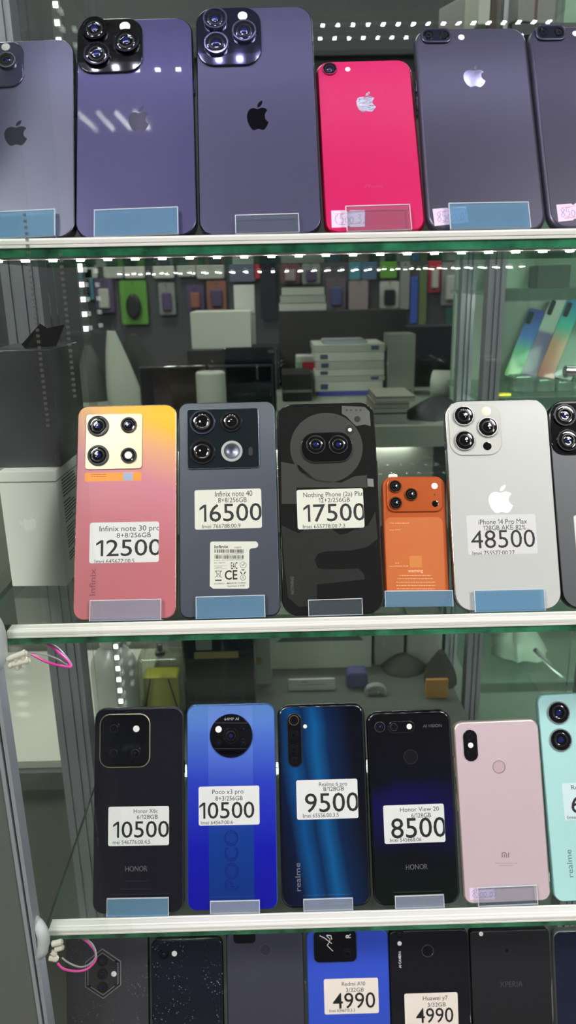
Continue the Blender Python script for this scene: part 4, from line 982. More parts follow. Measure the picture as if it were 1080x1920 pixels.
bx('clear_tray', 'clear rounded plastic tray on top of the white stack of boxes', 'tray', (606, 640, 690, 658), 870, 90, thinglass('milky tray', (230, 234, 240), .06, .1, .5, (205, 208, 214)), bottom=zs + .5, bev=8)
bx('product_box', 'small red, green and white box left of the white stack', 'box', (556, 668, 594, 745), 900, 50, c_white2, bottom=ZC, parts=(('red_print', .3, .62, .95, .85, c_red, .2), ('green_print', .02, .3, .28, .85, pmat('pale green print', (110, 150, 110), .5), .2)))
bx('receipt_printer', 'low black device with a silver lip, left of the small red box', 'device', (529, 700, 585, 745), 800, 90, c_dark, bottom=ZC, bev=3, parts=(('silver_lip', .02, .32, .98, .42, M_steel, .8),))
bx('storage_box', 'tall grey silver box right of the white stack', 'box', (727, 626, 778, 745), 850, 60, pmat('silver grey box', (128, 130, 122), .4, .2), bottom=ZC, parts=(('lid_edge', 0, .86, 1, .9, c_grey, .4), ('lower_print', .1, .06, .9, .1, M_inkgrey, .2)))
bx('display_board', 'wide dark brown board standing on the counter behind the white stack', 'board', (524, 582, 762, 745), 1010, 60, c_brown, bottom=ZC)
bx('black_bag_box', 'black box standing behind the white paper roll', 'box', (762, 612, 872, 745), 960, 70, pmat('black leatherette', (30, 30, 36), .4, bump=.3, nscale=200), bottom=ZC)
rb, w, h = bx('black_case', 'long black case on the counter carrying a big white carton', 'case', (352, 655, 524, 745), 960, 130, pmat('black case', (30, 27, 27), .4), bottom=ZC)
ztop = atY(438, 655, 960).z
bx('carton', 'big white carton lying on the long black case', 'carton', (358, 584, 470, 653), 975, 100, c_white, bottom=ztop + .3)
b2, _, _ = bx('carton', 'upright white carton standing behind the big white one', 'carton', (440, 534, 478, 653), 1082, 16, pmat('cool white carton', (198, 200, 194), .55), bottom=ztop + .3, parts=(('fold_line', 0, .5, 1, .515, c_grey, .1),), bev=1)
# paper stack on the brown board
zt2 = atY(640, 582, 1010).z; xa_ = atY(523, 558, 1012).x; xb_ = atY(612, 558, 1012).x; z0 = zt2 + .3
for k, lb in enumerate(('lowest of the white ledgers on the dark brown board', 'middle white ledger on the dark brown board', 'topmost white ledger on the dark brown board')):
    rt = empty('ledger', ((xa_+xb_)/2, 1014, z0), lb, 'ledger', 'white ledgers on the dark board'); hh = 15
    mb = MB(); mb.box(-(xb_-xa_)/2 + k*3, (xb_-xa_)/2 - k*2, 0, 50, 0, hh - .5, 0, 2); mb.build('pages', c_white2 if k % 2 else c_white, rt); z0 += hh
    mb = MB(); mb.box(-(xb_-xa_)/2 + k*3 - .6, (xb_-xa_)/2 - k*2, -.4, 50, hh - 1.2, hh - .4); mb.build('cover', c_white2, rt)
# paper roll
p = atY(806, 716, 800); q2 = atY(872, 716, 800)
R_ = 23.5; rt = empty('paper_roll', (p.x, 800, ZC), 'fat white paper roll lying on the counter, hollow end to the left', 'paper roll')
mb = MB(); L_ = 95
rings = [[(xx, 26 + r*math.cos(2*math.pi*k/36), R_ + r*math.sin(2*math.pi*k/36)) for k in range(36)] for xx, r in ((6, 9), (0, 9), (0, R_), (L_, R_), (L_, 9), (6, 9))]
mb.loft(rings, 0, False, False); mb.build('paper', c_white2, rt, smooth=30, M=Matrix.Rotation(math.radians(-24), 4, 'Z'))
mb = MB(); mb.loft([[(xx, 26 + r*math.cos(2*math.pi*k/24), R_ + r*math.sin(2*math.pi*k/24)) for k in range(24)] for xx, r in ((1.5, 9), (1.5, 7), (30, 7), (30, 9))], 0, False, False); mb.build('core', c_grey, rt, M=Matrix.Rotation(math.radians(-24), 4, 'Z'))
# tablets and the white roll in front of them
tb, w, h = bx('tablet', 'black tablet with a bright rim, standing behind the pink phone and the slate phone', 'tablet', (261, 686, 390, 745), 640, 9, M_black, bottom=ZC, bev=4, parts=(('screen', .03, .05, .97, .95, pmat('dark screen', (7, 7, 9), .08, 0, 1), .2),))
mb = MB(); mb.tube([(-w/2 + 2, -1.0, h - 1.5), (w/2 - 3, -1.0, h - .8)], .9, 6); mb.build('metal_rim', M_chrome, tb)
tb, w, h = bx('tablet', 'black tablet with small lens dots, right of the white upright roll', 'tablet', (392, 684, 512, 745), 640, 9, M_black, bottom=ZC, bev=4, parts=(('screen', .03, .05, .97, .95, MC['dark screen'], .2),))
mb = MB()
for u in (.70, .75, .82, .87, .91): mb.lathe(w*(u - .5), h*.22, [(2.3, -.2), (2.3, -1.2), (1.6, -1.2), (1.5, -.8), (.1, -.8)], 14)
mb.build('lens_dots', pmat('grey rings', (120, 122, 124), .3, .6), tb)
mb = MB(); mb.tube([(w*.26 + 1.4*math.cos(k*.9), -1.5 + 1.2*math.sin(k*.9), h*1.0 + 1 - k*.55) for k in range(44)], .5, 5); mb.build('coiled_tether', MC['grey rings'], tb)
tb, w, h = bx('tablet', 'thin dark tablet leaning behind the other two on the counter', 'tablet', (420, 651, 518, 745), 700, 8, pmat('blue black glass', (16, 17, 26), .15, 0, .6), bottom=ZC, bev=4)
mb = MB()
for u in (.88, .93): mb.lathe(w*(u - .5), h*.96 - 3, [(2.6, -.1), (2.6, -1), (1.8, -1), (1.7, -.6), (.1, -.6)], 14)
mb.build('twin_lens', MC['grey rings'], tb)
p = atY(393, 720, 600); zt_ = atY(393, 700, 600).z; rad = (atY(422, 720, 600).x - atY(364, 720, 600).x)/2
rt = empty('paper_roll', (p.x, 600 + rad, ZC), 'small white roll standing upright before the black tablets', 'paper roll')
mb = MB(); mb.lathez(0, 0, [(rad*.3, 3), (rad*.3, 0), (rad*.97, 0), (rad, 1), (rad*.97, zt_ - ZC - 2), (rad*.9, zt_ - ZC), (rad*.3, zt_ - ZC), (rad*.3, zt_ - ZC - 4)], 32); mb.build('paper', c_white, rt)
# flat trays near the counter front
z0 = ZC
for k, (x0, x1, y0, y1, m, lb) in enumerate(((700, 762, 777, 806, c_grey, 'grey ribbed box at the bottom of the low pile on the counter edge'), (700, 766, 764, 777, pmat('grey green box', (120, 124, 116), .5), 'flat grey green box in the middle of the low pile on the counter'), (704, 776, 752, 764, pmat('beige grey folder', (150, 146, 134), .5), 'beige grey folder on top of the low pile on the counter'))):
    a = atY(x0, 780, 570).x; b_ = atY(x1, 780, 570).x; hh = (y1-y0)*.74
    rt = empty('flat_box', ((a+b_)/2, 566, z0 + .2), lb, 'box', 'low pile at the counter edge'); mb = MB(); mb.box(-(b_-a)/2, (b_-a)/2, 0, 90, 0, hh - .5, 0, 1); mb.build('carton', m, rt)
    mb = MB(); mb.box(-(b_-a)/2 - .2, (b_-a)/2 + .2, -.4, 90.2, hh*.62, hh*.72); mb.build('lid_edge', c_dark, rt); z0 += hh
# crumpled cloths
def cloth(name, label, cat, px, Y, mat, amp, bottom, peak=.5, seed=0, depth=60):
    rd = random.Random(seed); x0 = atY(px[0], px[3], Y).x; x1 = atY(px[2], px[3], Y).x; zt = atY((px[0]+px[2])/2, px[1], Y).z
    n, m_ = 26, 22; mb = MB(); ph_ = [rd.uniform(0, 6.3) for _ in range(6)]
    H_ = zt - bottom; rows = []
    for j in range(m_ + 1):
        v = j / m_; ring = []
        for k in range(n):
            a = 2*math.pi*k/n; wv = 1 - v**1.6*(1 - .22); cx = (x0+x1)/2 + (peak - .5)*(x1-x0)*v
            rdl = 1 + amp*(math.sin(3*a + ph_[0] + 2*v) + .6*math.sin(7*a + ph_[1] - 3*v) + .5*math.sin(11*a + ph_[2]))*.5
            ring.append(((x1-x0)/2*wv*rdl*math.cos(a) + cx - (x0+x1)/2, depth/2*wv*rdl*math.sin(a), H_*v + amp*6*math.sin(2*a + ph_[3])*v))
        rows.append(ring)
    mb.loft(rows, 0)
    rt = mb.build(name, mat, None, smooth=60); rt.location = Vector(((x0+x1)/2, Y + depth/2, bottom)) * MM
    return tag(rt, label, cat)
cloth('cloth_bag', 'white cloth bag slumped on the counter behind the pink phone', 'bag', (196, 622, 262, 755), 760, pmat('white cloth', (170, 172, 162), .8), .12, ZC, .25, 1)
cloth('dark_jacket', 'dark folded jacket beside the white cloth bag', 'jacket', (226, 628, 320, 755), 840, pmat('charcoal cloth', (44, 44, 42), .85), .14, ZC, .25, 2)
cloth('grey_bag', 'grey plastic bag slumped left of the white cloth bag', 'bag', (136, 650, 200, 755), 840, pmat('grey cloth', (84, 86, 84), .7), .08, ZC, .5, 3)
cloth('black_cloth', 'crumpled black and grey cloth on the counter behind the orange power bank', 'cloth', (762, 752, 880, 815), 575, pmat('black cloth', (40, 41, 46), .6, noise=.5, nscale=40), .16, ZC, .6, 4, 90)

# goods hanging on the back wall
Yw = 1880.0
hook = pmat('hook wire', (150, 150, 155), .3, .8)
def pack(px, card, prod, label, kind='blister_pack', shape='box', win=(.22, .12, .78, .7)):
    xm, ym = (px[0]+px[2])/2, (px[1]+px[3])/2
    x0 = atY(px[0], ym, Yw).x; x1 = atY(px[2], ym, Yw).x; zt = atY(xm, px[1], Yw).z; zb = atY(xm, px[3], Yw).z; w = x1-x0; h = zt-zb
    rt = empty(kind, ((x0+x1)/2, Yw, zb), label, 'packaged accessory', 'accessories hanging on the back wall')
    mb = MB(); mb.slab(rr(0, h/2, w, h, min(6, w*.1), 3), 0, 3, 0); mb.build('card', card, rt)
    mb = MB(); mb.tube([(0, 19, h*.94), (0, -14, h*.94), (0, -17, h*.94 + 3)], 1.5, 6); mb.build('hook', hook, rt)
    if prod:
        a, c, e, f = win; mb = MB()
        if shape == 'oval': mb.slab([(w*(.5*(a+e)-.5) + w*(e-a)/2*math.cos(2*math.pi*k/28), h*(c+f)/2 + h*(f-c)/2*math.sin(2*math.pi*k/28)) for k in range(28)], -20, .1, 8)
        else: mb.slab(rr(w*(.5*(a+e)-.5), h*(c+f)/2, w*(e-a), h*(f-c), 5, 3), -14, .1, 4)
        mb.build('product', prod, rt)
PK = [((150, 505, 174, 562), c_teal, M_black, 'teal accessory card at the left end of the back wall, by the corner lights'), ((178, 522, 213, 586), c_purple, c_white2, 'purple card with a white product, left of the green pack'),
 ((226, 526, 276, 608), c_green, M_black, 'bright green pack with a dark mouse-shaped product'), ((298, 530, 328, 590), c_grey, c_purple, 'grey card with a purple product, right of the green pack'),
 ((350, 534, 382, 584), c_purple, c_orange, 'purple pack with an orange product above the white carton'), ((388, 526, 424, 582), c_orange, c_purple, 'orange pack with a purple product above the white carton'),
 ((153, 496, 182, 521), c_white2, None, 'small white box front at the far left of the upper wall row'), ((194, 496, 231, 521), c_white2, None, 'small white box front above the purple card'), ((233, 496, 271, 521), c_white, None, 'small white box front above the green pack'),
 ((287, 496, 326, 521), c_white, None, 'small white box front above the grey card'), ((332, 494, 366, 518), c_white2, None, 'small white box front above the purple pack'), ((368, 494, 420, 522), c_white2, None, 'wide white box front above the orange pack'),
 ((430, 490, 478, 528), pmat('blue grey card', (92, 98, 120), .5), None, 'blue grey card above the upright white carton'), ((488, 488, 518, 598), c_navy, None, 'long navy garment bag hanging in the middle of the back wall'),
 ((476, 485, 489, 522), c_red, None, 'narrow red card left of the navy garment bag'), ((522, 470, 592, 490), c_white2, None, 'white price rail card above the ledgers'), ((526, 494, 562, 532), pmat('dull red card', (104, 66, 70), .5), c_pinkgrey, 'dull red pack above the ledgers'),
 ((566, 494, 600, 532), c_grey, c_purple, 'grey pack with a purple product above the ledgers'), ((612, 520, 648, 580), pmat('mauve card', (92, 80, 90), .5), pmat('dull blue print', (64, 70, 116), .5), 'mauve pack with a dull blue product right of the ledgers'),
 ((654, 526, 690, 580), c_pinkgrey, None, 'pinkish grey card above the dark board'), ((655, 488, 676, 524), c_teal, None, 'narrow teal card right of centre on the wall'), ((678, 488, 706, 524), pmat('steel blue card', (74, 100, 128), .5), None, 'steel blue card left of the small green pack'),
 ((713, 485, 744, 521), c_green, None, 'small bright green pack above the white pack'), ((712, 527, 748, 578), c_white2, M_black, 'white pack with a black cable, below the small green pack'), ((750, 490, 768, 580), c_grey, None, 'tall grey card right of the white cable pack'),
 ((770, 518, 783, 606), pmat('blue strip', (50, 84, 170), .5), None, 'tall narrow blue card near the aluminium posts'), ((786, 502, 800, 612), pmat('moss green card', (92, 110, 66), .5), None, 'tall narrow moss green card near the aluminium posts'),
 ((804, 486, 826, 548), c_red, c_white2, 'red card with a white product near the aluminium posts'), ((828, 492, 862, 572), c_grey, c_white2, 'grey pack with a white cable bag beside the posts'), ((836, 576, 858, 608), pmat('dark green card', (36, 84, 66), .5), None, 'small dark green card beside the posts')]
for pk in PK:
    shp = 'oval' if 'mouse' in pk[3] else 'box'
    pack(pk[0], pk[1], pk[2], pk[3], shape=shp)
# upper rail
rt = empty('wall_rail', (300, 1870, atY(680, 98, 1870).z), 'dark horizontal rail high on the back wall behind the red phone', 'rail')
mb = MB(); mb.box(-900, 900, 0, 29, -6, 6); mb.build('rail', pmat('black rail', (36, 36, 40), .5), rt)
for xx in (-300, 120, 500):
    mb = MB(); mb.box(xx, xx + 12, -2, 29, -160, 0); mb.build('bracket', MC['black rail'], rt)

# cartons on a high shelf at the upper right
zhs = atY(930, 46, 520).z
hs = empty('wall_shelf', (480, 700, zhs - 14), 'high board on the right, carrying pale cartons above the grey phones', 'shelf')
mb = MB(); mb.box(-190, 500, -190, 250, 0, 12); mb.build('board', pmat('dark grey board', (58, 56, 64), .5), hs)
for xx in (40, 440):
    mb = MB(); mb.box(xx, xx + 16, 230, 250, -1450 - zhs + 14, 0); mb.build('upright', pmat('dark grey board', (0, 0, 0)), hs)
bx('carton', 'narrow white carton at the left end of the high board', 'carton', (898, -60, 921, 35), 520, 70, c_white, 'pale cartons on the high board', bottom=zhs)
bx('carton', 'pinkish beige carton second from the left on the high board', 'carton', (924, -60, 945, 37), 540, 70, pmat('beige carton', (176, 156, 150), .5), 'pale cartons on the high board', bottom=zhs)
bx('carton', 'large grey carton with slanted seams on the high board, above the rightmost phones', 'carton', (962, -60, 1075, 42), 520, 160, pmat('pale grey carton', (150, 146, 146), .5), 'pale cartons on the high board', bottom=zhs, turn=24, parts=(('tape_seam', .34, 0, .4, 1, pmat('brown seam', (112, 86, 84), .5), .3), ('tape_seam', .8, 0, .82, 1, c_grey, .3)))

# ---- neighbouring showcase on the right
nb = empty('side_showcase', (620, 760, -1450), 'second glass showcase on the right with two aluminium posts and greenish shelves', 'showcase')
def nbx(name, x0, x1, y0, y1, z0, z1, mat, rnd_=0):
    mb = MB(); mb.box(x0-620, x1-620, y0-760, y1-760, z0+1450, z1+1450); return mb.build(name, mat, nb, smooth=0)
def npost(pxl, pxr, py, Y, d=22):
    x0 = atY(pxl, py, Y).x; x1 = atY(pxr, py, Y).x; mb = MB(); pr = [(x0, Y)]; w = x1-x0
    for g in (.3, .62): pr += [(x0+w*g-1, Y), (x0+w*g-.6, Y+2.5), (x0+w*g+2.4, Y+2.5), (x0+w*g+2.8, Y)]
    pr += [(x1, Y), (x1, Y+d), (x0, Y+d)]
    mb.loft([[(x-620, y-760, 0) for x, y in pr], [(x-620, y-760, 1950) for x, y in pr]]); mb.build('post', M_alu, nb, smooth=0); return x0, x1
pa = npost(863, 889, 600, 640); pb = npost(912, 944, 600, 520)
gs = thinglass('greenish showcase glass', (238, 248, 242), .05, 0, .08, (170, 195, 180)); gf = thinglass('greenish front pane', (240, 249, 244), .04, 0, .05, (170, 195, 180))
z1_ = atY(1000, 542, 560).z; z2_ = -188.0; z3_ = -640.0
for z in (z1_, z2_, z3_):
    nbx('glass_shelf', pa[1] + 2 if z == z3_ else pb[0] + 6, 1200, 548, 765, z - 6, z, gs); nbx('shelf_edge', pb[1] + 4, 1200, 543, 547.5, z - 15, z + .5, pmat('shelf edge green', (120, 138, 126), .3)); nbx('added_light_bar', pb[1] + 10, 1180, 549, 556, z - 14, z - 7.5, led_mat('added shelf light %d' % z, (1, 1, .96, 1), 70))  # bars added out of sight behind the edges to brighten the shelves
nbx('added_light_bar', pb[1] + 30, 1180, 740, 752, 470, 480, led_mat('added showcase light', (1, 1, .96, 1), 160))  # unseen bar added inside to brighten the whole showcase
nbx('front_pane', pb[1] + 1, 1200, 528, 532, -1300, 500, gf)
nbx('rear_board', pa[1], 1200, 768, 780, -1450, 500, pmat('pale green grey board', (150, 164, 152), .6))
nbx('base', pb[1] + 4, 1200, 560, 760, -1450, -900, pmat('grey laminate', (128, 128, 128)))
bx('carton', 'pale carton filling the upper shelf of the second showcase', 'carton', (950, 478, 1002, 536), 680, 60, pmat('pale green white carton', (178, 190, 176), .5), bottom=z1_ + .3)
bx('carton', 'dark grey carton on the upper shelf of the second showcase', 'carton', (1008, 497, 1070, 536), 640, 90, pmat('slate carton', (66, 72, 68), .5), bottom=z1_ + .3)
def bgphone(px, Y, lean_rot, stops, label, hmm, wmm):
    p_ = atY(px[0], px[1], Y); m = gradmat('phone back ' + label[:12], stops, (0, 0, 1.0/hmm), 0, .25, coat=.5)
    rt = empty('smartphone', None, label, 'phone', 'phones in the second showcase', M=Matrix.Translation((p_.x, Y, z2_ + 2 + wmm*.5*math.sin(math.radians(lean_rot)))) @ Matrix.Rotation(math.radians(-28), 4, 'Z') @ Matrix.Rotation(math.radians(-20), 4, 'X') @ Matrix.Rotation(math.radians(lean_rot), 4, 'Y'))
    mb = MB(); mb.slab(rr(0, hmm/2, wmm, hmm, 5, 5), 0, 8, 1.2); mb.build('frame', fr_dark, rt)
    mb = MB(); mb.slab(rr(0, hmm/2, wmm-2, hmm-2, 4, 5), -.2, .2, 0); mb.build('back_panel', m, rt)
    mb = MB(); mb.slab(rr(-wmm*.25, hmm*.86, wmm*.28, hmm*.18, 3, 4), -1.5, 0, .4); mb.build('camera_island', M_islblack, rt)
bgphone((961, 668), 736, 14, [(0, (140, 200, 110)), (.4, (96, 190, 150)), (.6, (60, 120, 220)), (1, (70, 80, 180))], 'green to blue phone, leftmost in the second showcase', 118, 28)
bgphone((993, 676), 722, 14, [(0, (160, 130, 170)), (.55, (120, 104, 160)), (.6, (196, 206, 200)), (1, (210, 220, 212))], 'half violet, half white phone in the second showcase', 138, 29)
bgphone((1024, 684), 708, 14, [(0, (220, 120, 110)), (.45, (226, 160, 130)), (.65, (80, 200, 180)), (1, (60, 130, 190))], 'coral to turquoise phone, third in the second showcase', 134, 30)
bgphone((1056, 690), 694, 14, [(0, (110, 120, 116)), (1, (120, 140, 132))], 'dull grey green phone, rightmost in the second showcase', 134, 30)
for x0, x1, y0, lb in ((965, 1002, 706, 'small clear acrylic block under the violet phone'), (1008, 1040, 712, 'small clear acrylic block under the coral phone'), (1045, 1078, 716, 'small clear acrylic block under the grey green phone')):
    bx('acrylic_block', lb, 'stand', (x0, y0, x1, y0 + 34), 600, 36, thinglass('grey acrylic', (215, 225, 220), .08, .1, .3, (150, 165, 158)), 'acrylic blocks in the second showcase', bottom=z2_ + .3, bev=2)
for (x0, x1, lb, m) in ((898, 912, 'small pale yellow tag between the two aluminium posts', pmat('pale yellow card', (226, 220, 150), .5)), (934, 958, 'bright yellow tag at the foot of the right aluminium post', c_yellow)):
    bx('price_tag', lb, 'tag', (x0, 738, x1, 752), 566, 12, m, bottom=z2_ + .3, bev=1)
# lock cylinder on the front pane
p_ = atY(1068, 696, 520); rt = empty('glass_lock', (p_.x, 527, p_.z), 'shiny round lock cylinder on the second showcase glass', 'lock')
mb = MB(); mb.loft([[(xx, -9 + r*math.cos(2*math.pi*k/20), r*math.sin(2*math.pi*k/20)) for k in range(20)] for xx, r in ((-8, 7), (-7, 8.5), (-4, 8.5), (-4, 7.6), (30, 7.6))]); mb.build('cylinder', M_chrome, rt)
mb = MB(); mb.box(-2, 26, -3, 0.8, -5, 5); mb.build('mount', M_steel, rt)

# ---- low table behind the lower shelves
ZT = -600.0
tbx = empty('table', (0, 560, -1450), 'low grey table behind the lower shelves, with bottles and cartons', 'table')
def tb_(name, x0, x1, y0, y1, z0, z1, mat): mb = MB(); mb.box(x0, x1, y0-560, y1-560, z0+1450, z1+1450); return mb.build(name, mat, tbx, smooth=0)
tb_('table_top', -560, 250, 290, 600, ZT - 25, ZT, pmat('grey table top', (88, 92, 88), .4))
for x in (-550, 212):
    for y in (310, 560): tb_('leg', x, x + 30, y, y + 30, -1450, ZT - 25, M_alu)
tb_('front_board', -520, 210, 330, 345, -900, ZT - 25, pmat('grey front board', (108, 112, 106), .5))
x0 = atZ(20, 1428, ZT).x; 
wb = empty('white_board', (-330, 300, ZT), 'white board lying on the left part of the low table', 'board')
mb = MB(); mb.box(-150, 130, 0, 296, .2, 10, 0); mb.build('board', pmat('chalk white laminate', (190, 192, 182), .4), wb, smooth=0)
# bottle
p_ = atY(214, 1300, 380); rt = empty('bottle', (p_.x, 392, ZT), 'frosted white plastic bottle behind the gold-rimmed phone', 'bottle'); zt_ = atY(214, 1196, 392).z - ZT; r_ = (atY(258, 1290, 392).x - atY(172, 1290, 392).x)/2
fro = pmat('frosted plastic', (170, 172, 166), .35, 0, .2)
mb = MB(); mb.lathez(0, 0, [(r_*.9, 0), (r_, 3), (r_, zt_*.68), (r_*.93, zt_*.76), (r_*.7, zt_*.86), (r_*.45, zt_*.91), (r_*.42, zt_*.93)], 36); mb.build('body', fro, rt)
mb = MB(); mb.lathez(0, 0, [(r_*.5, zt_*.93), (r_*.52, zt_*.935), (r_*.52, zt_*1.06), (r_*.46, zt_*1.08)], 28); mb.build('cap', fro, rt)
# perfume bottle
Yp = 400; x0 = atY(258, 1290, Yp).x; x1 = atY(342, 1290, Yp).x; zt_ = atY(300, 1238, Yp).z - ZT
rt = empty('perfume_bottle', ((x0+x1)/2, Yp, ZT), 'square glass bottle with yellow liquid and a dark spout', 'bottle'); w = x1-x0
mb = MB(); mb.slab(rr(0, zt_/2, w, zt_, 7, 5), 0, 40, 3); mb.build('glass', thinglass('bottle glass', (225, 230, 220), .08, 0, .12, (170, 175, 165)), rt)
mb = MB(); mb.slab(rr(0, zt_*.36, w*.8, zt_*.66, 5, 4), 5, 35, 2); mb.build('liquid', pmat('yellow liquid', (214, 200, 50), .2, 0, .5), rt)
mb = MB(); mb.lathez(0, 20, [(7, zt_ - 2), (7, zt_ + 4), (4, zt_ + 5), (4, zt_ + 14), (2, zt_ + 15)], 16); mb.build('spout', M_black, rt)
mb = MB()
for sx in (-1, 1): mb.tube([(sx*w*.2, -.8, zt_*.7), (sx*w*.42, -.8, 4)], 1.1, 6)
mb.build('dark_straps', c_dark, rt)
# black gift bag with gold bar
bg, w, h = bx('gift_bag', 'glossy black bag with a gold bar, behind the blue phone with round camera', 'bag', (346, 1196, 480, 1420), 400, 90, pmat('glossy black film', (18, 20, 28), .15, 0, .7, bump=.5, nscale=14), bottom=ZT, bev=6, parts=(('gold_bar', .17, .76, .78, .835, pmat('gold foil', (196, 172, 118), .3, .6), 1.2), ('tape', .2, .86, .42, 1.0, c_grey, .3), ('fold_highlight', .06, .2, .98, .24, pmat('film highlight', (60, 64, 74), .2, .2, .5), .8)))  # the fold strip is a highlight painted on the black film
bx('carton', 'tall narrow white carton beside the black bag', 'carton', (474, 1190, 510, 1400), 490, 38, pmat('greenish white carton', (166, 172, 160), .5), bottom=ZT, parts=(('brass_clip', .05, .42, .5, .56, pmat('brass', (190, 160, 90), .3, .8), 2),))
# picture box: carton showing a laptop
lp, w, h = bx('laptop_carton', 'white carton printed with a silver laptop, below the middle shelf', 'carton', (502, 1150, 697, 1256), 535, 50, pmat('warm white carton', (186, 190, 176), .5), bottom=ZT)
mb = MB(); i = mb.add([(-w*.42, -.2, h*.5), (w*.42, -.2, h*.5), (w*.36, -.2, h*.62), (-w*.3, -.2, h*.66)]); mb.face([i, i+1, i+2, i+3]); mb.build('laptop_picture', pmat('grey picture', (96, 100, 98), .5), lp, smooth=0)
for x0, x1, lb in ((702, 758, 'pale carton with a thumb hole below the orange power bank'), (763, 826, 'pale carton with a thumb hole below the white phone, left of the dark post')):
    bx('carton', lb, 'carton', (x0, 1150, x1, 1250), 540, 50, pmat('dull white carton', (150, 154, 144), .5), 'row of pale cartons on the low table', bottom=ZT, bev=3, parts=(('thumb_hole', .72, .7, .8, .8, c_dark, .2),))
bx('picture_card', 'white card with a gold dot and lilac stroke, behind the dark blue phone', 'card', (541, 1274, 628, 1345), 470, 4, c_white, bottom=ZT, bev=1, parts=(('gold_dot', .28, .72, .42, .82, pmat('gold print', (170, 140, 70), .5), .15), ('lilac_stroke', .22, .5, .8, .58, pmat('lilac print', (150, 146, 190), .5), .15)))
bx('pouch', 'violet blue pouch between the white card and the cable coil', 'pouch', (650, 1262, 690, 1345), 470, 26, pmat('violet blue cloth', (62, 66, 116), .7), bottom=ZT, bev=7)
p_ = atY(705, 1300, 450); rt = empty('cable_coil', (p_.x, 452, ZT), 'pale cable coil standing behind the black fingerprint-ring phone', 'cable')
zc = p_.z - ZT; mb = MB()
for k in range(3): mb.tube([(14*math.cos(a*.314), k*3.5, zc + 11*math.sin(a*.314)) for a in range(21)], 2.0, 8)
mb.tube([(0, 3, zc - 11), (4, 6, zc*.5), (2, 4, 2.5)], 2.0, 8); mb.build('cable', pmat('pale grey cable', (150, 150, 148), .5), rt)
cloth('grey_bag', 'dark grey fabric bag behind the black fingerprint-ring phone', 'bag', (716, 1245, 800, 1400), 500, pmat('dark grey fabric', (62, 64, 60), .8), .06, ZT, .5, 8)
bx('envelope', 'orange brown envelope leaning behind the pink phone', 'envelope', (797, 1275, 838, 1400), 440, 6, pmat('orange brown paper', (176, 126, 56), .6), bottom=ZT, bev=1)
cloth('black_pouch', 'dark pouch with a pale round snap behind the pink phone', 'pouch', (800, 1240, 862, 1330), 462, pmat('dark brown cloth', (44, 40, 38), .8), .08, ZT, .5, 9)
# under the second showcase shelf
cloth('plastic_bag', 'crumpled white plastic bag low in the second showcase', 'bag', (940, 1165, 1036, 1262), 600, pmat('white film', (196, 204, 194), .4), .2, z3_ + 4, .4, 10, 110)
cloth('dark_sack', 'dark crumpled sack beside the white plastic bag', 'sack', (1000, 1190, 1110, 1330), 724, pmat('dark green grey cloth', (40, 48, 44), .7), .16, z3_ + 4, .5, 11, 34)
rt = empty('metal_tube', None, 'slanted metal tube in front of the white plastic bag', 'tube', None, M=Matrix.Translation((0, 0, 0)))
a, b_ = atY(1003, 1218, 575), atY(1085, 1302, 575); mb = MB(); mb.tube([a, b_], 4, 10); mb.build('tube', M_steel, rt)

# boxes at the left of the middle shelf
zb = SH[2] - 5.7
p0 = atZ(22, 1101, zb); p1 = atZ(127, 1097, zb); Yb = (p0.y + p1.y)/2
w = p1.x - p0.x; zt_ = atY(60, 884, Yb).z
rt = empty('phone_box', ((p0.x+p1.x)/2, Yb, zb), 'tall white box with an embossed silver fruit logo, left on the middle shelf', 'box'); hb = zt_ - zb
rt.rotation_euler = (0, 0, math.radians(-2))
mb = MB(); mb.box(-w/2, w/2, 0, 88, 0, hb, 0, .8); mb.build('lid', pmat('satin white card', (240, 241, 234), .4), rt)
mb = MB(); allp = [p for q_ in APL for p in q_]
lx0 = -w/2 + w*.30; sc = w*.2/24*1.1
for q_ in APL:   # the logo lies on its side
    o = [(lx0 + (p[1]-2)*sc*1.35, hb*.55 + (12 - p[0])*sc*-1.25) for p in q_][::-1]
    mb.slab(o, -.25, .1, 0)
mb.build('logo', pmat('bright foil', (252, 252, 248), .5), rt, smooth=0)
mb = MB(); rd = random.Random(5)
for k in range(26):
    y_ = 20 + (k % 2)*2; zz = hb*.88 - k*hb*.028
    if k in (6, 14, 22): continue
    L_ = rd.uniform(18, 44); i = mb.add([(w/2 + .12, 14, zz), (w/2 + .12, 14 + L_, zz), (w/2 + .12, 14 + L_, zz + 1.3), (w/2 + .12, 14, zz + 1.3)]); mb.face([i, i+1, i+2, i+3])
mb.build('side_print', pmat('grey side print', (90, 92, 90), .5), rt, smooth=0)
mb = MB(); mb.box(-w/2 - .15, w/2 + .15, -.15, 88.15, hb - 9, hb - 8.2); mb.build('lid_seam', c_grey, rt)
zk = zb + hb + .4; zt2 = atY(60, 655, Yb + 20).z
x0 = -231.0; x1 = atY(97, 760, Yb + 14).x + 3
rt = empty('phone_box', ((x0+x1)/2, Yb + 14, zk), 'big black box with a torn flap, standing on the white box', 'box'); w = x1-x0; hb = zt2 - zk
mb = MB(); mb.box(-w/2, w/2, 0, 86, 0, hb, 0, 1); mb.build('carton', pmat('matt black card', (80, 80, 84), .32, noise=.15, nscale=20), rt)
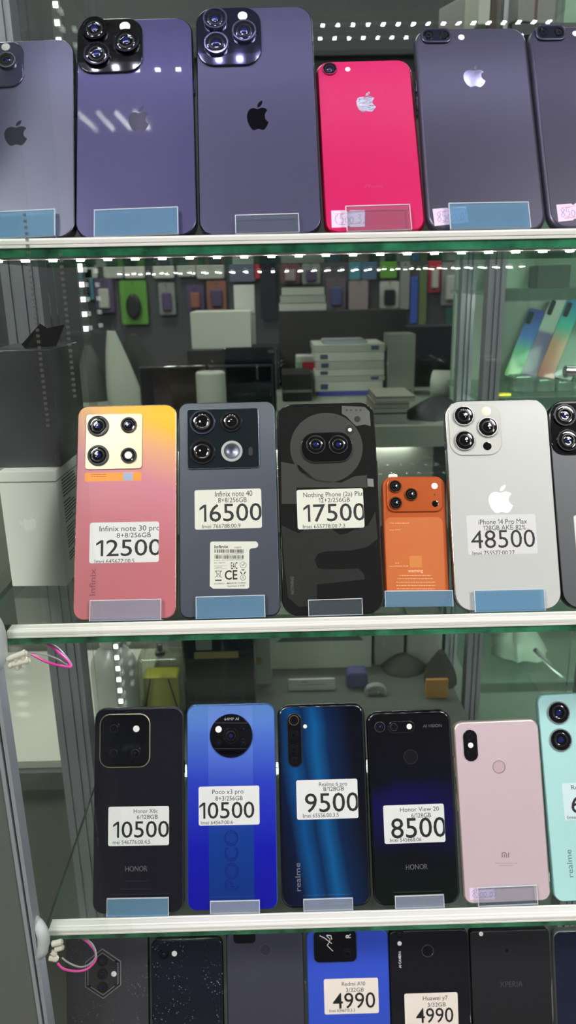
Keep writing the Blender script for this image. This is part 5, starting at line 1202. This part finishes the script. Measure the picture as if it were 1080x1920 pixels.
mb = MB(); i = mb.add([(w/2 - 22, 10, hb + .3), (w/2 - 4, 34, hb + .3), (w/2 + 2, 44, hb + 17), (w/2 - 9, 30, hb + 15)]); mb.face([i, i+1, i+2, i+3])
i = mb.add([(w/2 - 22, 10, hb + .3), (w/2 - 9, 30, hb + 15), (w/2 - 13, 26, hb + 19), (w/2 - 28, 20, hb + 3)]); mb.face([i, i+1, i+2, i+3]); mb.build('torn_flap', pmat('black flap', (20, 20, 22), .4), rt, smooth=0)
mb = MB()
for k in range(30):
    if k in (9, 10): continue
    zz = hb*.93 - k*hb*.027; i = mb.add([(w/2 + .12, 12, zz), (w/2 + .12, 12 + 20 + 16*((k*7) % 5)/5, zz), (w/2 + .12, 32 + 16*((k*7) % 5)/5, zz + .7), (w/2 + .12, 12, zz + .7)]); mb.face([i, i+1, i+2, i+3])
mb.build('side_print', pmat('dim side print', (84, 84, 88), .5), rt, smooth=0)

# ================================================================== WORLD, CAMERA, VIEW
w = bpy.data.worlds.new('World'); SC.world = w; w.use_nodes = True
w.node_tree.nodes['Background'].inputs['Color'].default_value = (0.6, 0.62, 0.66, 1); w.node_tree.nodes['Background'].inputs['Strength'].default_value = 0.05
cd = bpy.data.cameras.new('camera'); cam = bpy.data.objects.new('camera', cd); COL.objects.link(cam)
cd.sensor_fit = 'VERTICAL'; cd.sensor_height = 36.0; cd.lens = F / 1920.0 * 36.0; cd.clip_start = 0.02; cd.clip_end = 20
Mx = Matrix.Identity(4)
for r in range(3): Mx[r][0], Mx[r][1], Mx[r][2], Mx[r][3] = RT[r], UP[r], -FW[r], CAM[r] * MM
cam.matrix_world = Mx
cd.dof.use_dof = True; cd.dof.focus_distance = 0.575; cd.dof.aperture_fstop = 9.0
SC.camera = cam
SC.view_settings.view_transform = 'Standard'; SC.view_settings.look = 'None'; SC.view_settings.gamma = 1.0; SC.view_settings.use_curve_mapping = False
SC.view_settings.exposure = -1.2
cy = SC.cycles
cy.transparent_max_bounces = 48; cy.max_bounces = 10; cy.glossy_bounces = 5; cy.diffuse_bounces = 4; cy.use_denoising = True; cy.sample_clamp_indirect = 6.0; cy.caustics_reflective = False
